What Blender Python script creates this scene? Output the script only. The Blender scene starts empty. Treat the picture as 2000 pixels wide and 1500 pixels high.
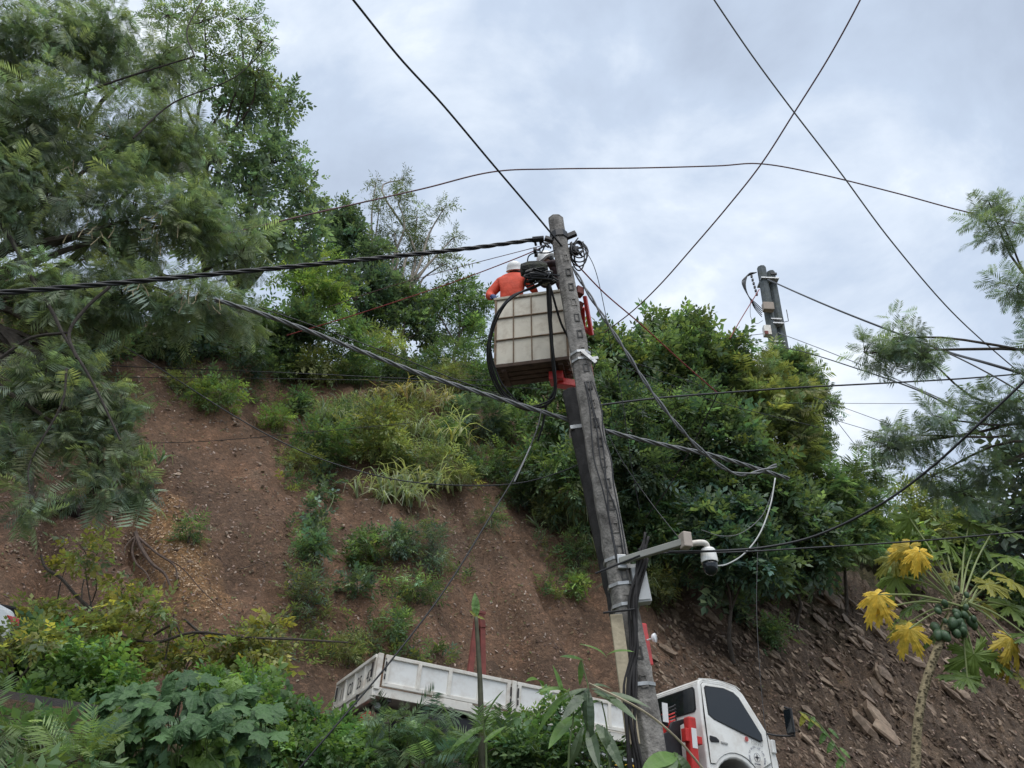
import bpy, math, random
import numpy as np
from mathutils import Matrix, Vector

# ------------------------------------------------------------------ camera, sky, sun, exposure
PITCH = math.radians(34.0)
scene = bpy.context.scene
C = scene.collection
cam_data = bpy.data.cameras.new('camera')
cam_data.sensor_width = 36.0
cam_data.lens = 27.0
cam_data.clip_start = 0.1
cam_data.clip_end = 2000.0
cam = bpy.data.objects.new('camera', cam_data)
cam.rotation_euler = (math.pi / 2 + PITCH, 0, 0)
C.objects.link(cam)
scene.camera = cam

SUN_ELEV, SUN_AZ = math.radians(66), math.radians(165)      # azimuth from +Y towards +X
world = bpy.data.worlds.new('World')
scene.world = world
world.use_nodes = True
wn, wl = world.node_tree.nodes, world.node_tree.links
wn.clear()
w_out = wn.new('ShaderNodeOutputWorld')
sky = wn.new('ShaderNodeTexSky')
sky.sky_type = 'NISHITA'
sky.sun_disc = False
sky.sun_elevation = SUN_ELEV
sky.sun_rotation = SUN_AZ
b_sky = wn.new('ShaderNodeBackground'); b_sky.inputs['Strength'].default_value = 0.10
wl.new(sky.outputs[0], b_sky.inputs['Color'])
tc = wn.new('ShaderNodeTexCoord')
mp = wn.new('ShaderNodeMapping'); mp.inputs['Location'].default_value = (0.35, 0.05, 0.45); mp.inputs['Scale'].default_value = (1.0, 1.0, 1.45)
wl.new(tc.outputs['Generated'], mp.inputs['Vector'])
n1 = wn.new('ShaderNodeTexNoise'); n1.inputs['Scale'].default_value = 3.0; n1.inputs['Detail'].default_value = 7; n1.inputs['Roughness'].default_value = 0.56; n1.inputs['Distortion'].default_value = 0.25
wl.new(mp.outputs[0], n1.inputs['Vector'])
cr = wn.new('ShaderNodeValToRGB')
e = cr.color_ramp.elements
e[0].position = 0.30; e[0].color = (0.36, 0.42, 0.52, 1)
e[1].position = 0.74; e[1].color = (0.98, 1.0, 1.0, 1)
m_ = e.new(0.47); m_.color = (0.44, 0.515, 0.63, 1)
m_ = e.new(0.58); m_.color = (0.58, 0.645, 0.735, 1)
wl.new(n1.outputs['Fac'], cr.inputs[0])
b_cl = wn.new('ShaderNodeBackground'); b_cl.inputs['Strength'].default_value = 0.80
wl.new(cr.outputs[0], b_cl.inputs['Color'])
mx = wn.new('ShaderNodeMixShader'); mx.inputs[0].default_value = 0.93
wl.new(b_sky.outputs[0], mx.inputs[1]); wl.new(b_cl.outputs[0], mx.inputs[2])
wl.new(mx.outputs[0], w_out.inputs['Surface'])

sun_d = bpy.data.lights.new('sun', 'SUN')
sun_d.energy = 1.5
sun_d.angle = math.radians(60)
sun_d.color = (1.0, 0.97, 0.93)
sun = bpy.data.objects.new('sun', sun_d)
sd = Vector((math.sin(SUN_AZ) * math.cos(SUN_ELEV), math.cos(SUN_AZ) * math.cos(SUN_ELEV), math.sin(SUN_ELEV)))
sun.rotation_euler = sd.to_track_quat('Z', 'Y').to_euler()
C.objects.link(sun)

scene.view_settings.view_transform = 'Standard'
scene.view_settings.look = 'None'
scene.view_settings.exposure = 0.85
scene.view_settings.gamma = 1.0
scene.view_settings.use_curve_mapping = False
scene.cycles.max_bounces = 5
scene.cycles.diffuse_bounces = 3
scene.cycles.glossy_bounces = 2
scene.cycles.transmission_bounces = 3
scene.cycles.transparent_max_bounces = 4

rng = np.random.default_rng(7)
random.seed(7)
CP, SP = math.cos(PITCH), math.sin(PITCH)

# ------------------------------------------------------------------ helpers
def ray(x, y):
    """direction through a picture point, scaled so that its depth along the view axis is 1"""
    x = np.asarray(x, float); y = np.asarray(y, float)
    u = (750 - y) / 1500.0
    return np.stack([(x - 1000) / 1500.0, CP - u * SP, SP + u * CP], -1)

def P(x, y, d):
    return ray(x, y) * np.asarray(d, float)[..., None]

def V(a):
    return Vector((float(a[0]), float(a[1]), float(a[2])))

def tag(o, label=None, cat=None, group=None, kind=None):
    if label: o['label'] = label
    if cat: o['category'] = cat
    if group: o['group'] = group
    if kind: o['kind'] = kind
    return o

def empty(name, loc, label=None, cat=None, group=None):
    o = bpy.data.objects.new(name, None)
    o.empty_display_size = 0.1
    C.objects.link(o)
    o.location = V(loc)
    return tag(o, label, cat, group)

def mesh_obj(name, me, mat, parent=None, loc=None):
    o = bpy.data.objects.new(name, me)
    if mat and not me.materials: me.materials.append(mat)
    C.objects.link(o)
    if parent: o.parent = parent
    if loc is not None: o.location = V(loc)
    return o

def rotz(a):
    c, s = math.cos(a), math.sin(a)
    return np.array([[c, -s, 0], [s, c, 0], [0, 0, 1.0]])

def smooth_path(pts, n=8):
    p = np.asarray(pts, float)
    if len(p) < 3 or n <= 1: return p
    q = np.vstack([2 * p[0] - p[1], p, 2 * p[-1] - p[-2]])
    out = []
    for i in range(1, len(q) - 2):
        for k in range(n):
            t = k / n
            a, b, c, d = q[i - 1], q[i], q[i + 1], q[i + 2]
            out.append(0.5 * (2 * b + (c - a) * t + (2 * a - 5 * b + 4 * c - d) * t * t + (3 * b - a - 3 * c + d) * t ** 3))
    out.append(p[-1])
    return np.array(out)

class MB:
    """collects shapes and links them as one mesh object"""
    def __init__(s): s.v = []; s.f = []; s.n = 0
    def add(s, v, f):
        v = np.asarray(v, float)
        s.v.append(v); s.f += [tuple(int(i) + s.n for i in q) for q in f]; s.n += len(v)
        return s
    def box(s, c, size, R=None):
        h = np.array(size, float) / 2
        v = np.array([[x, y, z] for x in (-1, 1) for y in (-1, 1) for z in (-1, 1)], float) * h
        if R is not None: v = v @ np.asarray(R).T
        return s.add(v + np.asarray(c, float), [(0, 1, 3, 2), (4, 6, 7, 5), (0, 4, 5, 1), (2, 3, 7, 6), (0, 2, 6, 4), (1, 5, 7, 3)])
    def bar(s, a, b, w, h, up=(0, 0, 1)):
        a = np.asarray(a, float); b = np.asarray(b, float)
        d = b - a; L = np.linalg.norm(d); d /= L
        u = np.asarray(up, float); x = np.cross(u, d)
        if np.linalg.norm(x) < 1e-4: x = np.cross((0, 1, 0.1), d)
        x /= np.linalg.norm(x); z = np.cross(d, x)
        return s.box((a + b) / 2, (L, w, h), np.stack([d, x, z], 1))
    def tube(s, pts, r, sides=8, smooth=1, cap=True):
        p = smooth_path(pts, smooth)
        n = len(p)
        r = np.interp(np.linspace(0, 1, n), np.linspace(0, 1, len(np.atleast_1d(r))), np.atleast_1d(r)) if np.ndim(r) else np.full(n, r)
        t = np.gradient(p, axis=0); t /= np.maximum(np.linalg.norm(t, axis=1, keepdims=True), 1e-9)
        u = np.cross(t[0], (0.13, 0.2, 0.97)); 
        if np.linalg.norm(u) < 1e-3: u = np.cross(t[0], (1, 0, 0))
        u /= np.linalg.norm(u); vs = []
        a = np.linspace(0, 2 * math.pi, sides, endpoint=False)
        for i in range(n):
            u = u - t[i] * (u @ t[i]); u /= max(np.linalg.norm(u), 1e-9)
            w = np.cross(t[i], u)
            vs.append(p[i] + r[i] * (np.cos(a)[:, None] * u + np.sin(a)[:, None] * w))
        f = [(i * sides + k, i * sides + (k + 1) % sides, (i + 1) * sides + (k + 1) % sides, (i + 1) * sides + k) for i in range(n - 1) for k in range(sides)]
        if cap: f += [tuple(range(sides))[::-1], tuple((n - 1) * sides + k for k in range(sides))]
        return s.add(np.concatenate(vs), f)
    def prism(s, poly, a, b, axis=1):
        """2-D outline swept along an axis from a to b"""
        n = len(poly); v = []
        for w in (a, b):
            for (p, q) in poly:
                v.append({0: (w, p, q), 1: (p, w, q), 2: (p, q, w)}[axis])
        f = [tuple(range(n)), tuple(range(2 * n - 1, n - 1, -1))] + [(i, (i + 1) % n + 0, (i + 1) % n + n, i + n) for i in range(n)]
        return s.add(v, f)
    def lathe(s, prof, c, axis=(0, 0, 1), sides=16):
        ax = np.asarray(axis, float); ax /= np.linalg.norm(ax)
        u = np.cross(ax, (0.3, 0.9, 0.1)); u /= np.linalg.norm(u); w = np.cross(ax, u)
        a = np.linspace(0, 2 * math.pi, sides, endpoint=False); v = []
        for r, h in prof:
            v += list(np.asarray(c, float) + ax * h + r * (np.cos(a)[:, None] * u + np.sin(a)[:, None] * w))
        n = len(prof)
        f = [(i * sides + k, i * sides + (k + 1) % sides, (i + 1) * sides + (k + 1) % sides, (i + 1) * sides + k) for i in range(n - 1) for k in range(sides)]
        f += [tuple(range(sides))[::-1], tuple((n - 1) * sides + k for k in range(sides))]
        return s.add(v, f)
    def mesh(s, name, shade=False):
        me = bpy.data.meshes.new(name)
        me.from_pydata(np.concatenate(s.v).tolist(), [], s.f)
        me.validate()
        import bmesh
        bm = bmesh.new(); bm.from_mesh(me); bmesh.ops.recalc_face_normals(bm, faces=bm.faces); bm.to_mesh(me); bm.free()
        if shade:
            me.polygons.foreach_set('use_smooth', np.ones(len(me.polygons), bool))
        return me
    def build(s, name, mat, parent=None, loc=None, bevel=0.0, shade=False, seg=2, origin=None):
        if origin is not None: s.v = [v - np.asarray(origin) for v in s.v]
        o = mesh_obj(name, s.mesh(name, shade), mat, parent, loc)
        if bevel:
            m = o.modifiers.new('bevel', 'BEVEL'); m.width = bevel; m.segments = seg; m.limit_method = 'ANGLE'; m.angle_limit = math.radians(35)
            m.harden_normals = False
        return o

# ---- materials
MATS = {}
def mat(name, col, rough=0.6, metal=0.0, spec=0.4, noise=0.0, nscale=8.0, bump=0.0, bscale=40.0, dirt=None, dscale=3.0, damt=0.5, coat=0.0):
    if name in MATS: return MATS[name]
    m = bpy.data.materials.new(name); m.use_nodes = True
    n, l = m.node_tree.nodes, m.node_tree.links
    b = n['Principled BSDF']
    b.inputs['Roughness'].default_value = rough; b.inputs['Metallic'].default_value = metal
    b.inputs['Specular IOR Level'].default_value = spec
    if coat: b.inputs['Coat Weight'].default_value = coat
    tcn = n.new('ShaderNodeTexCoord')
    src = None
    if noise:
        t = n.new('ShaderNodeTexNoise'); t.inputs['Scale'].default_value = nscale; t.inputs['Detail'].default_value = 6
        l.new(tcn.outputs['Object'], t.inputs['Vector'])
        r = n.new('ShaderNodeValToRGB')
        r.color_ramp.elements[0].position = 0.3; r.color_ramp.elements[1].position = 0.7
        r.color_ramp.elements[0].color = tuple(c * (1 - noise) for c in col) + (1,)
        r.color_ramp.elements[1].color = tuple(min(1, c * (1 + noise)) for c in col) + (1,)
        l.new(t.outputs['Fac'], r.inputs[0]); src = r.outputs[0]
    if dirt:
        t = n.new('ShaderNodeTexNoise'); t.inputs['Scale'].default_value = dscale; t.inputs['Detail'].default_value = 9; t.inputs['Roughness'].default_value = 0.68
        l.new(tcn.outputs['Object'], t.inputs['Vector'])
        r = n.new('ShaderNodeValToRGB'); r.color_ramp.elements[0].position = 0.48; r.color_ramp.elements[1].position = 0.72
        r.color_ramp.elements[1].color = (damt,) * 3 + (1,)
        l.new(t.outputs['Fac'], r.inputs[0])
        mxn = n.new('ShaderNodeMix'); mxn.data_type = 'RGBA'
        l.new(r.outputs[0], mxn.inputs[0])
        if src: l.new(src, mxn.inputs[6])
        else: mxn.inputs[6].default_value = tuple(col) + (1,)
        mxn.inputs[7].default_value = tuple(dirt) + (1,); src = mxn.outputs[2]
    if src: l.new(src, b.inputs['Base Color'])
    else: b.inputs['Base Color'].default_value = tuple(col) + (1,)
    if bump:
        t = n.new('ShaderNodeTexNoise'); t.inputs['Scale'].default_value = bscale; t.inputs['Detail'].default_value = 5
        l.new(tcn.outputs['Object'], t.inputs['Vector'])
        bp = n.new('ShaderNodeBump'); bp.inputs['Strength'].default_value = bump; bp.inputs['Distance'].default_value = 0.02
        l.new(t.outputs['Fac'], bp.inputs['Height']); l.new(bp.outputs[0], b.inputs['Normal'])
    MATS[name] = m
    return m

def leaf_mat(name, rough=0.42, trans=0.3, spec=0.45):
    if name in MATS: return MATS[name]
    m = bpy.data.materials.new(name); m.use_nodes = True
    n, l = m.node_tree.nodes, m.node_tree.links
    b = n['Principled BSDF']; o = n['Material Output']
    a = n.new('ShaderNodeAttribute'); a.attribute_name = 'Col'
    l.new(a.outputs['Color'], b.inputs['Base Color'])
    b.inputs['Roughness'].default_value = rough; b.inputs['Specular IOR Level'].default_value = spec
    t = n.new('ShaderNodeBsdfTranslucent')
    mul = n.new('ShaderNodeMix'); mul.data_type = 'RGBA'; mul.blend_type = 'MULTIPLY'; mul.inputs[0].default_value = 1.0
    l.new(a.outputs['Color'], mul.inputs[6]); mul.inputs[7].default_value = (1.5, 1.6, 0.7, 1)
    l.new(mul.outputs[2], t.inputs['Color'])
    ms = n.new('ShaderNodeMixShader'); ms.inputs[0].default_value = trans
    l.new(b.outputs[0], ms.inputs[1]); l.new(t.outputs[0], ms.inputs[2]); l.new(ms.outputs[0], o.inputs['Surface'])
    MATS[name] = m
    return m
LEAF = leaf_mat('leaf', 0.45, 0.42, 0.4)
GLOSSY_LEAF = leaf_mat('waxy_leaf', 0.3, 0.22, 0.5)

# ---- noise in numpy
_tab = np.random.default_rng(3).random((256, 256))
def vnoise(x, y):
    x = np.asarray(x, float); y = np.asarray(y, float)
    xi = np.floor(x).astype(int); yi = np.floor(y).astype(int); fx = x - xi; fy = y - yi
    fx = fx * fx * (3 - 2 * fx); fy = fy * fy * (3 - 2 * fy)
    g = lambda a, b: _tab[a % 256, b % 256]
    return (g(xi, yi) * (1 - fx) + g(xi + 1, yi) * fx) * (1 - fy) + (g(xi, yi + 1) * (1 - fx) + g(xi + 1, yi + 1) * fx) * fy - 0.5
def fbm(x, y, octs=4):
    r = 0; a = 1.0
    for i in range(octs):
        r = r + a * vnoise(x * 2 ** i + 17.3 * i, y * 2 ** i + 5.1 * i); a *= 0.5
    return r

# ------------------------------------------------------------------ terrain: s runs along the road, t across it towards the hill
YAW = math.radians(28.1); GRADE = math.tan(math.radians(3.9))
RD = np.array([math.cos(YAW), math.sin(YAW)]); RN = np.array([-math.sin(YAW), math.cos(YAW)])
RO = np.array([2.68, 14.23])
def to_st(x, y):
    dx = x - RO[0]; dy = y - RO[1]
    return dx * RD[0] + dy * RD[1], dx * RN[0] + dy * RN[1]
def to_xy(s, t):
    return RO[0] + s * RD[0] + t * RN[0], RO[1] + s * RD[1] + t * RN[1]
def road_z(s): return 1.0 - GRADE * 60 * np.tanh(np.asarray(s) / 60)
ROAD_NEAR, ROAD_FAR = -2.1, 2.9
def hill_h(s, t):
    foot = ROAD_FAR + 0.25 + 0.5 * fbm(s * 0.35, 3.3, 3)
    u = np.maximum(t - foot, 0)
    Hc = 16.3 + 4.2 * np.exp(-((s - 5) / 9.0) ** 2) - 1.0 / (1 + np.exp(-(s - 34) / 4)) + 1.2 * fbm(s * 0.12, 9.1, 3)
    kk = 1.36 + 0.55 / (1 + np.exp(-(s - 2) / 2.5))
    steep = kk * u + 0.8 * (1 - np.exp(-u / 0.9))
    flat = Hc + 0.30 * (u - Hc / kk)
    k = 0.9
    h = -k * np.logaddexp(-steep / k, -flat / k)
    h = np.maximum(h, 0)
    amp = np.clip(u / 2.5, 0, 1)
    h = h + amp * (1.25 * fbm(s * 0.22, t * 0.16, 3) + 0.55 * fbm(s * 0.8 + 3, t * 0.55, 3) + 0.46 * fbm(s * 2.6, t * 1.9 + 8, 4))
    gl = vnoise(s * 0.9 + 0.35 * t + 0.8 * fbm(s * 0.7, t * 0.5, 2), t * 0.10 + 4) * 2
    h = h - amp * 0.60 * np.exp(-(gl / 0.18) ** 2) * np.clip((12 - u) / 6, 0, 1)
    led = fbm(t * 1.1 + 0.4 * s, s * 0.25 + 30, 3)
    h = h + amp * 0.22 * np.tanh(led * 6)
    # platy bedding steps on the rock cut to the right
    rock = 1 / (1 + np.exp(-(s - 8) / 2.0))
    bed = h * 2.1 + s * 1.15 + 1.4 * fbm(s * 0.5, t * 0.5, 2)
    saw = bed - np.floor(bed)
    h = h + amp * rock * 0.55 * (saw ** 2.2 - 0.3)
    return np.where(t > foot, h, 0.0)
def ground_z(x, y):
    s, t = to_st(np.asarray(x, float), np.asarray(y, float))
    z = road_z(s)
    dn = np.maximum(ROAD_NEAR - t, 0)
    bank = z - 0.36 * dn - 0.25 * (1 - np.exp(-dn / 0.6)) + np.clip(dn, 0, 1) * 0.3 * fbm(s * 0.6, t * 0.6, 3)
    far = 1 / (1 + np.exp(-(dn - 16) / 3))
    bank = bank * (1 - far) + (-3.2 - 0.05 * dn) * far
    return np.where(t > ROAD_FAR, z + hill_h(s, t), np.where(t < ROAD_NEAR, bank, z))
def G(x, y, near=5.0, far=70.0, step=0.12):
    """where the sight line through a picture point meets the ground; returns points and depths"""
    d = ray(x, y); shp = d.shape[:-1]; d = d.reshape(-1, 3)
    k = np.arange(near, far, 0.45); out = np.full(len(d), far)
    for i0 in range(0, len(d), 2000):
        dd = d[i0:i0 + 2000]
        pts = dd[:, None, :] * k[None, :, None]
        below = pts[..., 2] < ground_z(pts[..., 0], pts[..., 1])
        hit = below.any(1); j = below.argmax(1)
        hi_ = k[j]; lo_ = np.maximum(hi_ - 0.45, near)
        for _ in range(7):
            m = (lo_ + hi_) / 2; q = dd * m[:, None]; b = q[:, 2] < ground_z(q[:, 0], q[:, 1])
            hi_ = np.where(b, m, hi_); lo_ = np.where(b, lo_, m)
        out[i0:i0 + 2000] = np.where(hit, hi_, far)
    pts = d * out[:, None]
    pts[:, 2] = np.where(out < far, ground_z(pts[:, 0], pts[:, 1]), pts[:, 2])
    return pts.reshape(shp + (3,)), out.reshape(shp)

def soil_material():
    m = bpy.data.materials.new('hillside_soil'); m.use_nodes = True
    n, l = m.node_tree.nodes, m.node_tree.links
    b = n['Principled BSDF']; b.inputs['Roughness'].default_value = 0.85; b.inputs['Specular IOR Level'].default_value = 0.25
    t = n.new('ShaderNodeTexCoord')
    def nz(scale, det=8, ro=0.6, vec=None):
        q = n.new('ShaderNodeTexNoise'); q.inputs['Scale'].default_value = scale; q.inputs['Detail'].default_value = det; q.inputs['Roughness'].default_value = ro
        l.new(vec or t.outputs['Object'], q.inputs['Vector']); return q.outputs['Fac']
    def ramp(f, stops):
        r = n.new('ShaderNodeValToRGB'); el = r.color_ramp.elements
        el[0].position, el[0].color = stops[0][0], stops[0][1] + (1,); el[1].position, el[1].color = stops[-1][0], stops[-1][1] + (1,)
        for p, c in stops[1:-1]: q = el.new(p); q.color = c + (1,)
        l.new(f, r.inputs[0]); return r.outputs[0]
    def mix(f, a, c, mode='MIX'):
        q = n.new('ShaderNodeMix'); q.data_type = 'RGBA'; q.blend_type = mode
        if isinstance(f, float): q.inputs[0].default_value = f
        else: l.new(f, q.inputs[0])
        for i, k in ((6, a), (7, c)):
            if isinstance(k, tuple): q.inputs[i].default_value = k + (1,)
            else: l.new(k, q.inputs[i])
        return q.outputs[2]
    soil = ramp(nz(0.55, 9, 0.62), [(0.30, (0.122, 0.080, 0.055)), (0.48, (0.172, 0.108, 0.072)), (0.60, (0.225, 0.134, 0.086)), (0.75, (0.225, 0.165, 0.118))])
    rock = ramp(nz(1.3, 10, 0.66), [(0.30, (0.075, 0.054, 0.040)), (0.50, (0.132, 0.097, 0.072)), (0.62, (0.185, 0.132, 0.092)), (0.78, (0.27, 0.21, 0.15))])
    a = n.new('ShaderNodeAttribute'); a.attribute_name = 'mask'
    sep = n.new('ShaderNodeSeparateColor'); l.new(a.outputs['Color'], sep.inputs[0])
    col = mix(sep.outputs[0], soil, rock)
    col = mix(sep.outputs[1], col, ramp(nz(9, 6, 0.7), [(0.35, (0.24, 0.135, 0.065)), (0.6, (0.42, 0.25, 0.12)), (0.75, (0.52, 0.36, 0.21))]))
    col = mix(sep.outputs[2], col, ramp(nz(3, 8, 0.7), [(0.35, (0.035, 0.045, 0.018)), (0.55, (0.075, 0.070, 0.032)), (0.7, (0.10, 0.075, 0.042))]))
    vo = n.new('ShaderNodeTexVoronoi'); vo.inputs['Scale'].default_value = 13.0; vo.inputs['Randomness'].default_value = 1.0
    mpn = n.new('ShaderNodeMapping'); mpn.inputs['Scale'].default_value = (1, 1, 1.7); mpn.inputs['Rotation'].default_value = (0.3, 0.5, 0.2)
    wob = n.new('ShaderNodeTexNoise'); wob.inputs['Scale'].default_value = 3.5; wob.inputs['Detail'].default_value = 6; wob.inputs['Roughness'].default_value = 0.7
    l.new(t.outputs['Object'], wob.inputs['Vector'])
    wa = n.new('ShaderNodeVectorMath'); wa.operation = 'MULTIPLY_ADD'; l.new(wob.outputs['Color'], wa.inputs[0]); wa.inputs[1].default_value = (0.5, 0.5, 0.5); l.new(t.outputs['Object'], wa.inputs[2])
    l.new(wa.outputs[0], mpn.inputs['Vector']); l.new(mpn.outputs[0], vo.inputs['Vector'])
    sp = n.new('ShaderNodeSeparateColor'); l.new(vo.outputs['Color'], sp.inputs[0])
    cl = ramp(sp.outputs[0], [(0.0, (0.55, 0.55, 0.55)), (0.6, (0.95, 0.95, 0.95)), (0.82, (1.15, 1.12, 1.1)), (0.96, (1.9, 1.8, 1.7))])
    col = mix(0.6, col, cl, 'MULTIPLY')
    col = mix(0.5, col, ramp(nz(28, 5, 0.7), [(0.35, (0.55, 0.55, 0.55)), (0.65, (1.4, 1.4, 1.4))]), 'MULTIPLY')
    col = mix(0.8, col, ramp(nz(0.22, 5, 0.6), [(0.34, (0.62, 0.60, 0.58)), (0.5, (1.0, 1.0, 1.0)), (0.66, (1.28, 1.22, 1.15))]), 'MULTIPLY')
    l.new(col, b.inputs['Base Color'])
    b1 = n.new('ShaderNodeBump'); b1.inputs['Strength'].default_value = 0.6; b1.inputs['Distance'].default_value = 0.04
    l.new(vo.outputs['Distance'], b1.inputs['Height']); b1.invert = True
    b2 = n.new('ShaderNodeBump'); b2.inputs['Strength'].default_value = 1.0; b2.inputs['Distance'].default_value = 0.16
    l.new(nz(5.5, 10, 0.72), b2.inputs['Height']); l.new(b1.outputs[0], b2.inputs['Normal'])
    l.new(b2.outputs[0], b.inputs['Normal'])
    return m
SOIL = soil_material()

def grid_sheet(name, sv, tv, material, masks=True, skirt=False):
    S, T = np.meshgrid(sv, tv, indexing='ij')
    X, Y = to_xy(S, T)
    Z = ground_z(X, Y)
    v = np.stack([X, Y, Z], -1).reshape(-1, 3)
    ns, nt = len(sv), len(tv)
    i = np.arange((ns - 1) * nt).reshape(ns - 1, nt)[:, :-1].ravel()
    f = np.stack([i, i + nt, i + nt + 1, i + 1], 1)
    me = bpy.data.meshes.new(name)
    me.vertices.add(len(v)); me.vertices.foreach_set('co', v.ravel())
    me.loops.add(f.size); me.loops.foreach_set('vertex_index', f.ravel().astype(np.int32))
    me.polygons.add(len(f)); me.polygons.foreach_set('loop_start', np.arange(0, f.size, 4, dtype=np.int32))
    me.polygons.foreach_set('use_smooth', np.ones(len(f), bool))
    me.update(); me.validate()
    if masks:
        col = np.zeros((len(v), 4)); col[:, 3] = 1
        s, t = S.ravel(), T.ravel()
        col[:, 0] = np.clip(1 / (1 + np.exp(-(s - 5.5 + 3 * fbm(s * .3, t * .3, 3)) / 1.6)) + np.clip((2.5 - (t - ROAD_FAR)) / 3, 0, 1) * 0.6 * (s > -4), 0, 1)
        # fresh pale wood-chip streak on the left of the slide
        F = v[:, 1] * CP + v[:, 2] * SP; U = -v[:, 1] * SP + v[:, 2] * CP
        pa, pb, pc = CHIP_PTS
        def segd(p, a, b):
            ab = b - a; k = np.clip(((p - a) @ ab) / (ab @ ab), 0, 1); return np.linalg.norm(p - (a + k[:, None] * ab), axis=1)
        d = np.minimum(segd(v, pa, pb), segd(v, pb, pc))
        col[:, 1] = np.clip(1.3 - d / 0.6 + 0.9 * fbm(s * 2.2, t * 2.2, 3), 0, 1)
        u = t - ROAD_FAR
        veg = np.clip((u - 11.5 + 2.5 * fbm(s * .3, t * .3, 3)) / 2.5, 0, 1) + np.clip(1.2 - np.abs((s - 17 - 0.2 * (u - 8)) / 6.5), 0, 1) * np.clip((u - 4.5 + 2 * fbm(s * .5, t * .5, 2)) / 1.5, 0, 1)
        col[:, 2] = np.where(t > ROAD_FAR, np.clip(veg, 0, 1) * 0.85, np.where(t < ROAD_NEAR, 0.7, 0.0))
        at = me.color_attributes.new('mask', 'FLOAT_COLOR', 'POINT'); at.data.foreach_set('color', col.ravel())
    o = mesh_obj(name, me, material)
    return tag(o, kind='structure')
CHIP_PTS = [G(300, 1005)[0], G(350, 1080)[0], G(405, 1170)[0]]
sv = np.concatenate([np.arange(-90, -22, 1.5), np.arange(-20, 26, 0.125), np.arange(26, 60, 0.4), np.arange(60, 200, 4.0)])
tv = np.concatenate([[ROAD_FAR - 0.3], np.arange(ROAD_FAR, 15, 0.125), np.arange(15, 17, 0.25), np.arange(17, 30, 0.5), np.arange(30, 90, 3.0)])
hill = grid_sheet('hillside', sv, tv, SOIL)
tv = np.concatenate([np.arange(-260, -40, 20.0), np.arange(-40, -14, 1.5), np.arange(-14, ROAD_NEAR, 0.3), [ROAD_NEAR, ROAD_NEAR + 0.25]])
sv2 = np.concatenate([np.arange(-200, -24, 8.0), np.arange(-24, 30, 0.4), np.arange(30, 300, 8.0)])
bank = grid_sheet('ground', sv2, tv, SOIL)
# road slab with a real edge, 12 cm thick
mb = MB()
ss = np.concatenate([np.arange(-90, -24, 6.0), np.arange(-24, 30, 1.0), np.arange(30, 200, 8.0)])
vv = []
for s_ in ss:
    for t_, dz in ((ROAD_NEAR - 0.05, -0.2), (ROAD_NEAR - 0.05, 0.03), (ROAD_FAR + 0.15, 0.03), (ROAD_FAR + 0.15, -0.2)):
        x_, y_ = to_xy(s_, t_); vv.append((x_, y_, float(road_z(s_)) + dz))
ff = [(4 * i + a, 4 * i + 4 + a, 4 * i + 4 + (a + 1) % 4, 4 * i + (a + 1) % 4) for i in range(len(ss) - 1) for a in range(4)]
road = mb.add(vv, ff).build('road', mat('asphalt', (0.055, 0.052, 0.05), 0.85, noise=0.3, nscale=5, bump=0.4, bscale=90, dirt=(0.13, 0.08, 0.055), dscale=0.8, damt=0.8))
tag(road, kind='structure')

# ------------------------------------------------------------------ truck (local: x forward from the cab's rear wall, y left, z up from the road)
WHITE = mat('white_paint', (0.82, 0.82, 0.79), 0.38, spec=0.5, noise=0.03, nscale=3, dirt=(0.42, 0.34, 0.26), dscale=3.2, damt=0.45, coat=0.2)
CREAM = mat('worn_white_paint', (0.76, 0.73, 0.66), 0.45, noise=0.05, nscale=5, dirt=(0.36, 0.25, 0.17), dscale=4, damt=0.65)
RED = mat('red_paint', (0.55, 0.035, 0.03), 0.4, noise=0.12, nscale=6, dirt=(0.18, 0.05, 0.04), dscale=5, damt=0.6)
RUST = mat('oxide_red_steel', (0.20, 0.055, 0.045), 0.7, noise=0.25, nscale=9, dirt=(0.09, 0.04, 0.03), dscale=7, damt=0.6)
BLACK = mat('black_plastic', (0.018, 0.018, 0.02), 0.45, noise=0.2, nscale=12)
RUBBER = mat('black_rubber', (0.02, 0.02, 0.021), 0.75, noise=0.2, nscale=14, dirt=(0.09, 0.06, 0.045), dscale=6, damt=0.5)
CHASSIS = mat('dark_chassis', (0.03, 0.03, 0.034), 0.6, noise=0.3, nscale=7, dirt=(0.10, 0.065, 0.045), dscale=4, damt=0.5)
GLASS = mat('tinted_glass', (0.012, 0.016, 0.02), 0.05, spec=0.5)
STEEL = mat('galvanised_steel', (0.46, 0.47, 0.47), 0.45, 0.6, noise=0.15, nscale=10, dirt=(0.25, 0.22, 0.18), dscale=6, damt=0.5)
LENS = mat('clear_lamp', (0.75, 0.76, 0.78), 0.12, spec=0.8)
REDLENS = mat('red_lamp', (0.5, 0.02, 0.02), 0.15, spec=0.8)
PAPER = mat('white_label', (0.75, 0.76, 0.76), 0.6)
INK = mat('black_ink', (0.03, 0.03, 0.035), 0.6)
GREYINK = mat('grey_badge', (0.42, 0.42, 0.41), 0.4)
REDINK = mat('pink_red_badge', (0.62, 0.16, 0.15), 0.45)
NAVY = mat('navy_ink', (0.04, 0.05, 0.12), 0.55)
YELLOWP = mat('yellow_paint', (0.65, 0.38, 0.03), 0.5, noise=0.1)

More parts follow.
